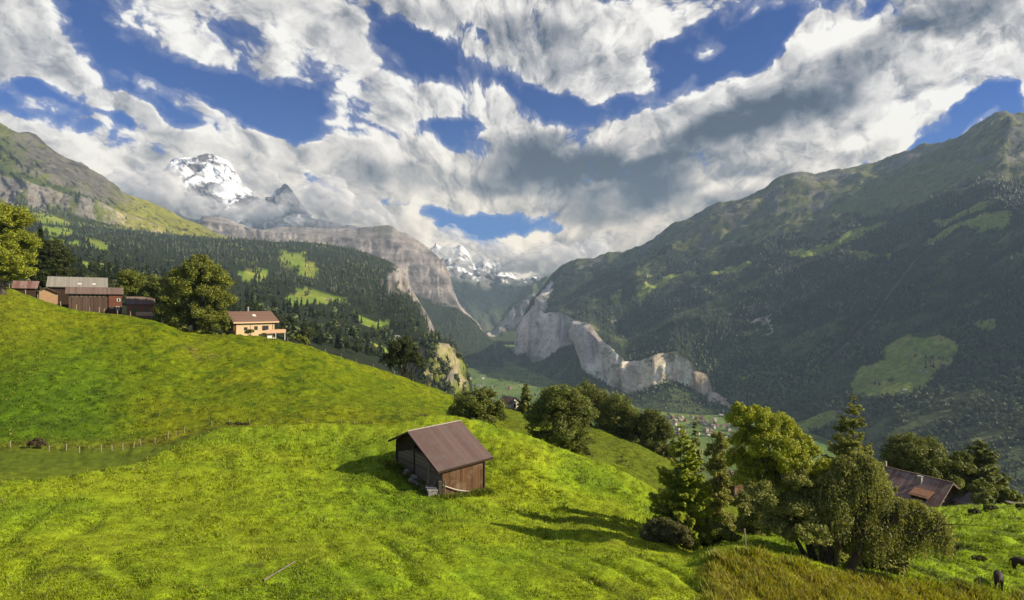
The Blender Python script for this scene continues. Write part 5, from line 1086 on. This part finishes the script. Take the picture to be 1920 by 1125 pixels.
# ------------------------------------------------------------------ farm on the hill
M_GROOF = plank_mat('grey slate roof', 0, 0.4, (0.20,0.185,0.16), (0.30,0.28,0.24), 0.05, 0.8, 4, stains=(0.22,0.21,0.15))
M_BROOF = plank_mat('old brown roof', 0, 0.5, (0.12,0.085,0.07), (0.20,0.14,0.115), 0.06, 0.85, 4)
M_RROOF = plank_mat('rusty sheet roof', 0, 0.8, (0.13,0.06,0.045), (0.26,0.18,0.155), 0.05, 0.6, 3, stains=(0.15,0.07,0.05))
M_REDW = plank_mat('red brown log wall', 2, 0.28, (0.11,0.042,0.026), (0.17,0.068,0.04), 0.10)
M_TAN = simple_mat('tan plaster', (0.36,0.23,0.13), 0.9, 1.5, .15)
def at(px, py, Y): return (px-960)/1000*Y, (HOR-py)/1000*Y
def farm():
    YW = R(38); cs, sn = math.cos(YW), math.sin(YW)
    def span(p0, p1, Y): a_, b_ = (p0-960)/1000, (p1-960)/1000; return (b_*Y-a_*Y)/(cs-b_*sn)
    Y = 158.; xa, zr = at(89, 518, Y); L = span(89, 202, Y); ze = at(0, 537, 153.3)[1]
    root = thing('farmhouse', 'long farmhouse with a big grey slate roof and two skylights on the hill', 'house', (xa, Y, -2.5), YW); z = lambda v: v+2.5
    b = MB(); b.gable(.5, L-.5, -5.2, 5.2, 0, z(ze)-.1, z(ze)-.1, 0, z(zr)-.3); b.obj('wall', M_DARKW, root)
    r = MB(); r.slab((0,-6,z(ze)), (L,-6,z(ze)), (L,0,z(zr)), (0,0,z(zr)), .2); r.slab((0,0,z(zr)), (L,0,z(zr)), (L,6,z(ze)), (0,6,z(ze)), .2); ro = r.obj('roof', M_GROOF, root)
    for x in (7.0, 10.4):
        k = MB(); k.slab((x,-4.6,z(ze)+.78), (x+.9,-4.6,z(ze)+.78), (x+.9,-3.8,z(ze)+1.16), (x,-3.8,z(ze)+1.16), -.08); k.obj('skylight', M_WHITE, ro)
    # front barn wing: plank wall left, red log house right
    Y = 150.; xa, zr = at(123, 537.5, Y); L = span(123, 231, Y); ze = at(0, 550, 146.5)[1]
    root = thing('barn_house', 'low brown roofed barn with dark boards joined to a red log dwelling', 'house', (xa, Y, -2.0), YW); z = lambda v: v+2.0
    b = MB(); b.gable(.8, 9.55, -3.6, 3.6, -1.5, z(ze)+.05, z(ze)+.05, 0, z(zr)-.25); b.obj('barn_wall', plank_mat('dark barn boards', 0, .3, (0.045,0.03,0.025), (0.13,0.085,0.06), .1), root)
    b = MB(); b.gable(9.6, L-.4, -3.9, 3.6, -3, z(ze)+.05, z(ze)+.05, 0, z(zr)-.25); b.obj('house_wall', M_REDW, root)
    r = MB(); r.slab((0,-4.5,z(ze)), (L,-4.5,z(ze)), (L,0,z(zr)), (0,0,z(zr)), .18); r.slab((0,0,z(zr)), (L,0,z(zr)), (L,4.5,z(ze)), (0,4.5,z(ze)), .18); ro = r.obj('roof', M_BROOF, root)
    k = MB()
    for i in range(8): k.box(1.2+i, 1.8+i, -3.66, -3.61, z(ze)-.9, z(ze)-.35)
    k.obj('vent_row', M_GREYW, root)
    for x, zz, h in ((10.3,z(0)-.6,.4), (11.7,z(0)-1.0,1.1), (11.9,z(0)+1.5,.9)):
        f = MB(); f.box(x-.4, x+.4, -3.96, -3.905, zz, zz+h); fo = f.obj('window', M_WHITE, root); q = MB(); q.box(x-.2, x+.2, -3.99, -3.965, zz+.08, zz+h-.08); q.obj('pane', M_GLASS, fo)
    # gable fronted shed left
    Y = 154.; xc, za = at(88, 539, Y); xl = at(70, 546, Y)[0]; xr, ze2 = at(112, 549, Y); ze = at(70, 546, Y)[1]
    root = thing('shed', 'tan gable fronted shed left of the dark boarded barn', 'shed', (xc, Y, -2.0), YW)
    b = MB(); zz = lambda v: v+2.0; dx0, dx1 = (xl-xc)*.755, (xr-xc)*.755
    V = [(x, y, z_) for y in (0, 5) for x, z_ in ((dx0+.4, -1), (dx1-.4, -1), (dx1-.4, zz(ze2)+.1), (0, zz(za)-.25), (dx0+.4, zz(ze)+.1))]
    b.add(V, [(0,1,2,3,4),(9,8,7,6,5),(0,5,6,1),(1,6,7,2),(2,7,8,3),(3,8,9,4),(4,9,5,0)]); b.obj('wall', M_TAN, root)
    r = MB(); r.slab((dx0,-.7,zz(ze)), (0,-.7,zz(za)), (0,5.5,zz(za)), (dx0,5.5,zz(ze)), .15); r.slab((0,-.7,zz(za)), (dx1,-.7,zz(ze2)), (dx1,5.5,zz(ze2)), (0,5.5,zz(za)), .15); r.obj('roof', M_BROOF, root)
    k = MB(); k.box(dx1-1.3, dx1+1.6, -.9, -.05, -1.5, zz(-.4)); k.obj('door_screen', M_WHITE, root, 'white screen at the right of the shed door')
    # rusty roofed shed at the left margin
    Y = 151.; xa, zr = at(24, 526, Y); ze = at(0, 540, 148.2)[1]; L = span(24, 72, Y)
    root = thing('shed', 'low shed with a streaky red rusted metal roof under the sunny tree', 'shed', (xa, Y, -1.5), YW); z = lambda v: v+1.5
    b = MB(); b.gable(.4, L-.4, -2.8, 2.8, -1, z(ze)-.05, z(ze)-.05, 0, z(zr)-.2); b.obj('wall', M_DARKW, root)
    r = MB(); r.slab((0,-3.5,z(ze)), (L,-3.5,z(ze)), (L+.3,0,z(zr)), (0,0,z(zr)), .1); r.slab((0,0,z(zr)), (L+.3,0,z(zr)), (L,3.5,z(ze)), (0,3.5,z(ze)), .1); r.obj('roof', M_RROOF, root)
    # small red house under the dark tree
    Y = 152.; xa, zr = at(236, 556, Y); ze = at(0, 570, 149.7)[1]; L = span(236, 290, Y)
    root = thing('cottage', 'small reddish cottage with green shutters half hidden by the dark tree', 'house', (xa, Y, -6.0), YW); z = lambda v: v+6.0
    b = MB(); b.gable(.3, L-.3, -2.5, 2.5, 0, z(ze), z(ze), 0, z(zr)-.2); b.obj('wall', simple_mat('brick red wall', (0.27,0.10,0.06), .9, 2, .2), root)
    r = MB(); r.slab((0,-3,z(ze)-.1), (L,-3,z(ze)-.1), (L,0,z(zr)), (0,0,z(zr)), .12); r.slab((0,0,z(zr)), (L,0,z(zr)), (L,3,z(ze)-.1), (0,3,z(ze)-.1), .12); r.obj('roof', M_BROOF, root)
    k = MB(); k.box(1.5, 2.4, -2.56, -2.51, z(-1.6), z(-.3)); k.box(4.4,5.1,-2.56,-2.51,z(-1.7),z(-.5)); k.obj('shutter', simple_mat('green shutter', (0.06,0.16,0.05), .7), root)
    # board fence in front of the cottage
    root = thing('board_fence', 'pale pinkish board fence in front of the reddish cottage', 'fence', on_ground(255, 147), R(2))
    k = MB()
    for i in range(13): k.box(i*.42, i*.42+.38, -.03, .03, .1, 1.15-0.0*i)
    k.obj('boards', simple_mat('pink boards', (0.45,0.29,0.20), .9, 3, .2), root); k = MB()
    for i in range(4): k.box(i*1.8-.06, i*1.8+.06, .035, .15, -.4, 1.25)
    k.obj('fence_post', M_GREYW, root)
farm()

# ------------------------------------------------------------------ house with the rusty roof on the right
def right_house():
    Y2 = 95.; bx_, bz_ = at(1787, 905, Y2); d = Vector((0.50, -0.866)); yaw = math.atan2(d.y, d.x)
    root = thing('house', 'old house with a long rust brown metal roof below the pasture edge', 'house', (bx_, Y2, bz_-8), yaw); z = 8.0; L = -19.0
    b = MB(); b.gable(L, -1.2, -5.2, 4.6, 0, z-3.2, z-2.7, 0, z-.25); b.obj('wall', plank_mat('brown house boards', 2, .25, (0.10,0.06,0.04), (0.2,0.13,0.09), .1), root)
    r = MB(); r.slab((L,-6.2,z-3.6), (0,-6.2,z-3.6), (0,0,z), (L,0,z), .15); ro = r.obj('roof', plank_mat('rust streaked roof', 0, .55, (0.14,0.075,0.058), (0.33,0.22,0.18), .06, .7, 3, stains=(0.28,0.24,0.21)), root)
    r = MB(); r.slab((L,0,z), (0,0,z), (0,5.3,z-3.0), (L,5.3,z-3.0), .15); r.obj('far_roof', M_BROOF, root)
    e = MB(); e.beam((.02,-6.2,z-3.75),(.02,0,z-.15),.08,.3); e.beam((.02,5.3,z-3.15),(.02,0,z-.15),.08,.3); e.beam((L,0,z+.05),(0.1,0,z+.05),.3,.1); e.obj('verge', M_BROOF, ro)
    c = MB(); c.box(-4.7,-4.1,-1.9,-1.3,z-1.2,z+.1); c.box(-4.8,-4.0,-2.0,-1.2,z+.1,z+.25); c.obj('chimney', M_STONE, ro)
    c = MB(); c.box(-11.2,-10.9,.3,.6,z-.4,z+1.0); c.obj('flue', M_RIDGE, ro)
    dm = MB(); dm.slab((-4.6,-5.6,z-2.35), (-1.6,-5.6,z-2.35), (-1.6,-3.0,z-1.6), (-4.6,-3.0,z-1.6), .12); do = dm.obj('dormer', simple_mat('orange rust', (0.24,0.12,0.065), .8, 2, .3), ro)
    dm = MB(); dm.box(-4.3,-1.9,-5.2,-3.6,z-4.0,z-2.2); dm.obj('dormer_wall', M_DARKW, do)
    g = MB(); g.beam((-1.1,-5.2,z-3.6),(-1.1,4.6,z-3.4),.2); g.beam((-1.1,0,z-5.5),(-1.1,0,z-.4),.2); g.beam((-1.1,-3,z-3.5),(-1.1,0,z-1.6),.14); g.beam((-1.1,3,z-3.5),(-1.1,0,z-1.6),.14); g.obj('gable_frame', M_GREYW, root)
    w = thing('lean_to', 'lean-to with a smooth grey brown roof at the gable of the old house', 'shed', root.location, yaw)
    k = MB(); k.slab((-.6,1.2,z-3.4), (4.0,.4,z-4.4), (4.6,6.2,z-3.6), (0.2,6.2,z-2.7), .12); k.obj('roof', simple_mat('grey brown sheet', (0.20,0.15,0.135), .6, 1, .1), w)
    k = MB(); k.box(-.9,3.8,1.4,5.6,z-7.5,z-4.55); k.obj('wall', M_WHITE, w)
    v = thing('shed', 'tiny grey roofed hut cut by the right edge behind the pasture', 'shed', (at(1905,945,93)[0], 93, at(0,946,93)[1]-2.5), R(15))
    k = MB(); k.box(0,4,-2,2,0,2.3); k.obj('wall', M_GREYW, v); k = MB(); k.slab((-.4,-2.4,2.3),(4.5,-2.4,2.3),(4.5,2.4,2.7),(-.4,2.4,2.7),.12); k.obj('roof', M_GREYW, v)
right_house()
def hut_small(name, label, px, Y, w, l, hw, hr, yaw, mw, mr):
    b = on_ground(px, Y); root = thing(name, label, 'hut', b, yaw)
    k = MB(); k.gable(-l/2, l/2, -w/2, w/2, -1.5, hw, hw, 0, hw+hr); k.obj('wall', mw, root)
    k = MB(); o_ = .5; s = hr/(w/2); k.slab((-l/2-o_,-w/2-o_,hw-o_*s+.1), (l/2+o_,-w/2-o_,hw-o_*s+.1), (l/2+o_,0,hw+hr+.1), (-l/2-o_,0,hw+hr+.1), .14); k.slab((-l/2-o_,0,hw+hr+.1), (l/2+o_,0,hw+hr+.1), (l/2+o_,w/2+o_,hw-o_*s+.1), (-l/2-o_,w/2+o_,hw-o_*s+.1), .14); k.obj('roof', mr, root)
    return root
h_ = hut_small('hut', 'small hut with a white gable and brown roof on the meadow beyond the maples', 955, 190, 4.2, 5.0, 2.4, 1.6, R(-40), simple_mat('hut wall', (0.5,0.45,0.38), .9, 2, .2), M_BROOF)
k = MB(); k.box(2.52, 2.58, -.5, .5, .2, 1.6); k.obj('door', M_DARKW, h_)
def pyramid_hut():
    Y = 118.; b = on_ground(1369, Y); za = at(0, 881, Y)[1]-b.z; root = thing('hut', 'brown pyramid roofed hut glimpsed between the trees', 'hut', b, R(40))
    k = MB(); k.box(-2.2,2.2,-2.2,2.2,-.5,za-1.9); k.obj('wall', M_OLDW, root)
    k = MB(); z = za-1.9; k.add([(-2.7,-2.7,z),(2.7,-2.7,z),(2.7,2.7,z),(-2.7,2.7,z),(0,0,za)], [(3,2,1,0),(0,1,4),(1,2,4),(2,3,4),(3,0,4)]); k.obj('roof', M_BROOF, root)
pyramid_hut()

# ------------------------------------------------------------------ fences
def fence(label, posts, hgt, rad=0.07, wire=True, tilt=0.06, seed=1):
    rng = np.random.default_rng(seed); pts = [on_ground(px, Y) for px, Y in posts]; root = thing('fence', label, 'fence', pts[0])
    for p_ in pts:
        h = hgt*(0.85+0.3*rng.random()); m_ = MB(); m_.beam(p_-pts[0]-Vector((0,0,.3)), p_-pts[0]+Vector((rng.normal()*tilt*h, rng.normal()*tilt*h, h)), rad*2); m_.obj('post', M_POST, root)
    if wire:
        m_ = MB()
        for a, c in zip(pts[:-1], pts[1:]):
            for f in (0.5, 0.85): m_.beam(a-pts[0]+Vector((0,0,hgt*f)), c-pts[0]+Vector((0,0,hgt*f)), 0.012)
        m_.obj('wire', M_DARKW, root)
M_POST = simple_mat('pale post', (0.26,0.22,0.15), .9, 4, .3)
fence('low wire fence of pale posts along the hollow between knoll and hill', [(20,72.5),(53,72.5),(92,73),(124,74),(149,74.5),(190,75.5),(210,76),(230,77),(250,78.5),(265,80),(290,82),(315,84.5),(330,86),(345,87),(398,90),(430,92),(467,94),(505,95),(575,97),(640,99),(665,100),(700,100)], 0.95, 0.05, seed=2)
fence('wire fence of pale posts running down the hill crest past the farm', [(-20,138),(18,139),(48,140),(71,140.5),(114,141),(143,141.5),(168,142),(186,142),(194,142),(220,142),(245,142.5)], 1.35, 0.075, seed=3)
fence('old wire fence at the edge of the dry grass near the lower right corner', [(1400,39),(1618,41),(1660,42),(1840,45),(1960,47)], 1.25, 0.045, tilt=.12, seed=4)
fence('thin fence along the outer shoulder of the big meadow', [(540,150),(575,151),(610,152.5),(640,154),(668,155),(700,157),(740,160),(775,162)], 1.0, 0.06, seed=5)

# ------------------------------------------------------------------ cows
def cow(label, px, Y, yaw, sc_=1.0):
    b = on_ground(px, Y); root = None
    J = [(0,0,1.12,.36),(-.55,0,1.14,.34),(-.85,0,1.12,.24),(.45,0,1.10,.34),(.85,0,1.08,.24),(1.1,0,.85,.15),(1.3,0,.52,.12),(1.42,0,.28,.13),(1.52,0,.10,.07)]
    E_ = [(0,1),(1,2),(0,3),(3,4),(4,5),(5,6),(6,7),(7,8)]
    for sx, sy in ((-.72,.2),(-.72,-.2),(.55,.18),(.55,-.18)):
        i = len(J); J += [(sx,sy,.85,.15),(sx+(-.08 if sx < 0 else .02),sy,.5,.085),(sx,sy,.25,.06),(sx,sy,.0,.075)]; E_ += [(2 if sx < 0 else 3, i),(i,i+1),(i+1,i+2),(i+2,i+3)]
    i = len(J); J += [(-1.08,0,1.15,.05),(-1.16,0,.8,.03),(-1.14,.05,.5,.045)]; E_ += [(2,i),(i,i+1),(i+1,i+2)]
    for s in (1,-1): i = len(J); J += [(1.26,s*.20,.62,.04)]; E_ += [(6,i)]
    me = bpy.data.meshes.new('cow'); me.from_pydata([j[:3] for j in J], E_, []); o = link('cow', me, None, b, yaw)
    md = o.modifiers.new('skin', 'SKIN'); lay = me.skin_vertices[0] if me.skin_vertices else None
    if lay is None:
        import bmesh
        bm = bmesh.new(); bm.from_mesh(me); bm.verts.layers.skin.verify(); bm.to_mesh(me); bm.free(); lay = me.skin_vertices[0]
    for k, j in enumerate(J): lay.data[k].radius = (j[3], j[3])
    lay.data[0].use_root = True
    ss = o.modifiers.new('sub', 'SUBSURF'); ss.levels = ss.render_levels = 1
    dg = bpy.context.evaluated_depsgraph_get(); me2 = bpy.data.meshes.new_from_object(o.evaluated_get(dg)); o.modifiers.clear(); o.data = me2
    me2.materials.clear(); me2.materials.append(M_COW); o.scale = (sc_,)*3
    for p_ in me2.polygons: p_.use_smooth = True
    return tag(o, label, 'cow')
M_COW = simple_mat('dark brown hide', (0.028,0.018,0.013), .7, 3, .3)
cow('dark brown cow grazing with its rump towards the viewer near the lower right corner', 1872, 47.5, R(50), 1.0)
cow('dark cow half cut off by the right edge of the photograph', 1920, 52, R(-20), 1.0)

# ------------------------------------------------------------------ far houses
def far_house(name, loc, yaw, w, l, hw, hr, wallm, roofm):
    me_ = MB(); me_.gable(-l/2, l/2, -w/2, w/2, -2, hw, hw, 0, hw+hr); nb = len(me_.F)
    o_ = w*.1; s = hr/(w/2); me_.slab((-l/2-o_,-w/2-o_,hw-o_*s+.2), (l/2+o_,-w/2-o_,hw-o_*s+.2), (l/2+o_,0,hw+hr+.2), (-l/2-o_,0,hw+hr+.2), .3); me_.slab((-l/2-o_,0,hw+hr+.2), (l/2+o_,0,hw+hr+.2), (l/2+o_,w/2+o_,hw-o_*s+.2), (-l/2-o_,w/2+o_,hw-o_*s+.2), .3)
    o = me_.obj(name, wallm); o.data.materials.append(roofm)
    for k_, p_ in enumerate(o.data.polygons): p_.material_index = 1 if k_ >= nb else 0
    o.location = loc; o.rotation_euler = (0, 0, yaw); return o
def far_houses():
    rng = np.random.default_rng(9); wm = [simple_mat('far wall a', (0.55,0.52,0.47), .9), simple_mat('far wall b', (0.26,0.17,0.11), .9), simple_mat('far wall c', (0.42,0.36,0.28), .9)]
    rm = [simple_mat('far roof a', (0.16,0.11,0.095), .8), simple_mat('far roof b', (0.30,0.28,0.27), .8), simple_mat('far roof c', (0.20,0.12,0.09), .8)]
    # village on the valley floor
    for k in range(64):
        px = 1235+rng.random()*150; Y = rng.uniform(2050, 2420); X = (px-960)/1000*Y
        z = float(np.interp(Y, [0,2400,5000], [-505,-500,-490]))+1
        o = far_house('village_house', (X, Y, z), rng.random()*3.14, 9+5*rng.random(), 11+8*rng.random(), 6+4*rng.random(), 4, wm[rng.integers(3)], rm[rng.integers(3)])
        tag(o, 'small house of the distant village on the valley floor', 'house', 'houses of the distant village in the valley')
    for k in range(34):
        Y = rng.uniform(3200, 6500); X = np.interp(Y, [2500,3500,4500,5500,7000], [-120,-190,-260,-200,-260])+rng.normal()*120+60
        z = float(np.interp(Y, [2400,5000,7000,9500], [-500,-490,-440,-330]))+1
        o = far_house('farmhouse', (X, Y, z), rng.random()*3.14, 11, 16+6*rng.random(), 6, 4, wm[rng.integers(3)], rm[rng.integers(3)])
        tag(o, 'tiny far farmhouse on the long green valley floor', 'house', 'farmhouses along the valley floor')
    def onsheet(g, px, py):
        d = (g['px']-px)**2+((HOR-1000*g['Z']/g['Y'])-py)**2; i = np.unravel_index(np.argmin(d), d.shape); return Vector((g['X'][i], g['Y'][i], g['Z'][i]))
    for px, py, lb in ((1699,667,'pale roofed farm at the top of the big clearing on the right slope'), (1776,687,'hut at the right edge of the big clearing'), (1724,696,'low barn in the middle of the big clearing'), (1740,699,'small shed right of the low barn on the clearing'), (1697,733,'white walled hut at the bottom of the big clearing'), (1588,736,'tiny hut at the lower left corner of the big clearing'), (1749,458,'cable railway station at the top of the cutting')):
        b = onsheet(RIGHT, px, py); o = far_house('mountain_hut', b, rng.random()*3, 8, 12, 4.5, 3, wm[0 if 'white' in lb or 'station' in lb else 2], rm[1]); tag(o, lb, 'hut')
    for px, py, lb in ((583,561,'long low barn on the clearing above the chalet'), (128,448,'flat roofed barn on the highest terrace meadow'), (617,566,'hut under the trees beside the clearing above the chalet'), (190,447,'tiny pale hut on the terrace meadow under the cliffs'), (742,634,'little hut on the narrow meadow above the wooded cliff')):
        b = onsheet(LEFT, px, py); o = far_house('mountain_hut', b, rng.random()*.6, 6, 13, 3, 2.2, wm[1], rm[1]); tag(o, lb, 'hut')
far_houses()

# ------------------------------------------------------------------ low clouds round the far peaks
def cloud_mat():
    m, w, out = mat('cloud'); pos = w.new('ShaderNodeNewGeometry').outputs['Position']
    n = w.noise(pos, 0.0045, 6, 0.6); a = w.mr(n, 0.34, 0.62, 0.0, 0.20)
    d = w.new('ShaderNodeBsdfDiffuse', I_Color=(0.88,0.87,0.86,1)); t = w.new('ShaderNodeBsdfTranslucent', I_Color=(0.88,0.87,0.86,1)); mx = w.new('ShaderNodeMixShader', i0=0.5)
    w.l.new(d.outputs[0], mx.inputs[1]); w.l.new(t.outputs[0], mx.inputs[2])
    tr = w.new('ShaderNodeBsdfTransparent'); m2 = w.new('ShaderNodeMixShader', i0=a); w.l.new(tr.outputs[0], m2.inputs[1]); w.l.new(mx.outputs[0], m2.inputs[2])
    w.l.new(m2.outputs[0], out.inputs[0]); return m
M_CLOUD = cloud_mat()
def cloud(label, blobs, seed):
    rng = np.random.default_rng(seed); import bmesh
    bm = bmesh.new(); bmesh.ops.create_icosphere(bm, subdivisions=3, radius=1.0); V0 = np.array([v.co[:] for v in bm.verts]); F0 = np.array([[v.index for v in f.verts] for f in bm.faces]); bm.free()
    VV, FF, off = [], [], 0
    for (px, py, rx, rz, Y, n) in blobs:
        for k in range(int(n*1.4)):
            d = rand_dirs(rng, 1)[0]*rng.random()**0.5; y = Y+d[1]*260; c = np.array([(px+d[0]*rx-960)/1000*y, y, (HOR-py-d[2]*rz)/1000*y]); r = rng.uniform(0.35, 0.8)*min(rx, rz)*1.3/1000*y
            V = V0*np.array([1.35,1.0,0.8])*r; V = V+c; nz = fbm(V[:,0], V[:,1], V[:,2], r*1.1, 4, 0.6, seed=seed+k); V = V+V0*(nz*r*0.45)[:, None]
            VV.append(V); FF.append(F0+off); off += len(V0)
    o = link('cloud', np_mesh('cloud', np.concatenate(VV), np.concatenate(FF), [M_CLOUD], smooth=True)); tag(o, label, 'cloud', None, 'stuff')
cloud('white cloud bank wrapped round the foot of the snowy peak', [(230,345,60,22,9300,16),(300,370,60,30,9200,20),(370,390,60,22,9000,20),(440,400,36,16,9000,10),(300,335,50,22,9500,14),(400,350,28,12,9100,5),(490,395,20,20,9000,8),(480,345,30,22,9200,10)], 1)
cloud('grey white cloud bank to the right of the rock pyramid', [(600,380,50,30,9000,22),(660,400,60,24,8800,22),(720,415,40,14,8700,12),(600,355,30,22,9200,10),(520,395,26,14,8900,8),(560,415,40,14,8800,12),(500,335,22,14,9300,6)], 2)
cloud('soft cloud bank over the head wall of the valley', [(835,472,26,12,9000,16),(900,484,30,9,8900,16),(950,505,28,9,8900,14),(870,495,30,8,8850,12),(985,500,26,12,8850,10),(840,440,30,14,9300,12),(880,458,30,13,9200,14),(930,466,34,14,9100,16),(975,490,40,20,9100,18),(1040,490,50,24,9000,22),(1100,470,50,20,9000,18),(900,510,40,7,9000,8),(845,480,16,8,9000,5)], 3)

# ------------------------------------------------------------------ haze: one closed box of thin even air
def haze():
    m, w, out = mat('haze'); v = w.new('ShaderNodeVolumePrincipled'); w.put(v, 'Color', (0.56,0.76,1.0,1)); w.put(v, 'Density', HAZE); w.put(v, 'Anisotropy', 0.0)
    w.l.new(v.outputs[0], out.inputs[1]); b = MB(); b.box(-11500, 11500, -600, 8380, -561.5, 1800); o = b.obj('haze', m); tag(o, 'thin blue grey haze filling the valley', 'haze', None, 'stuff')
HAZE = 3.8e-5
haze()
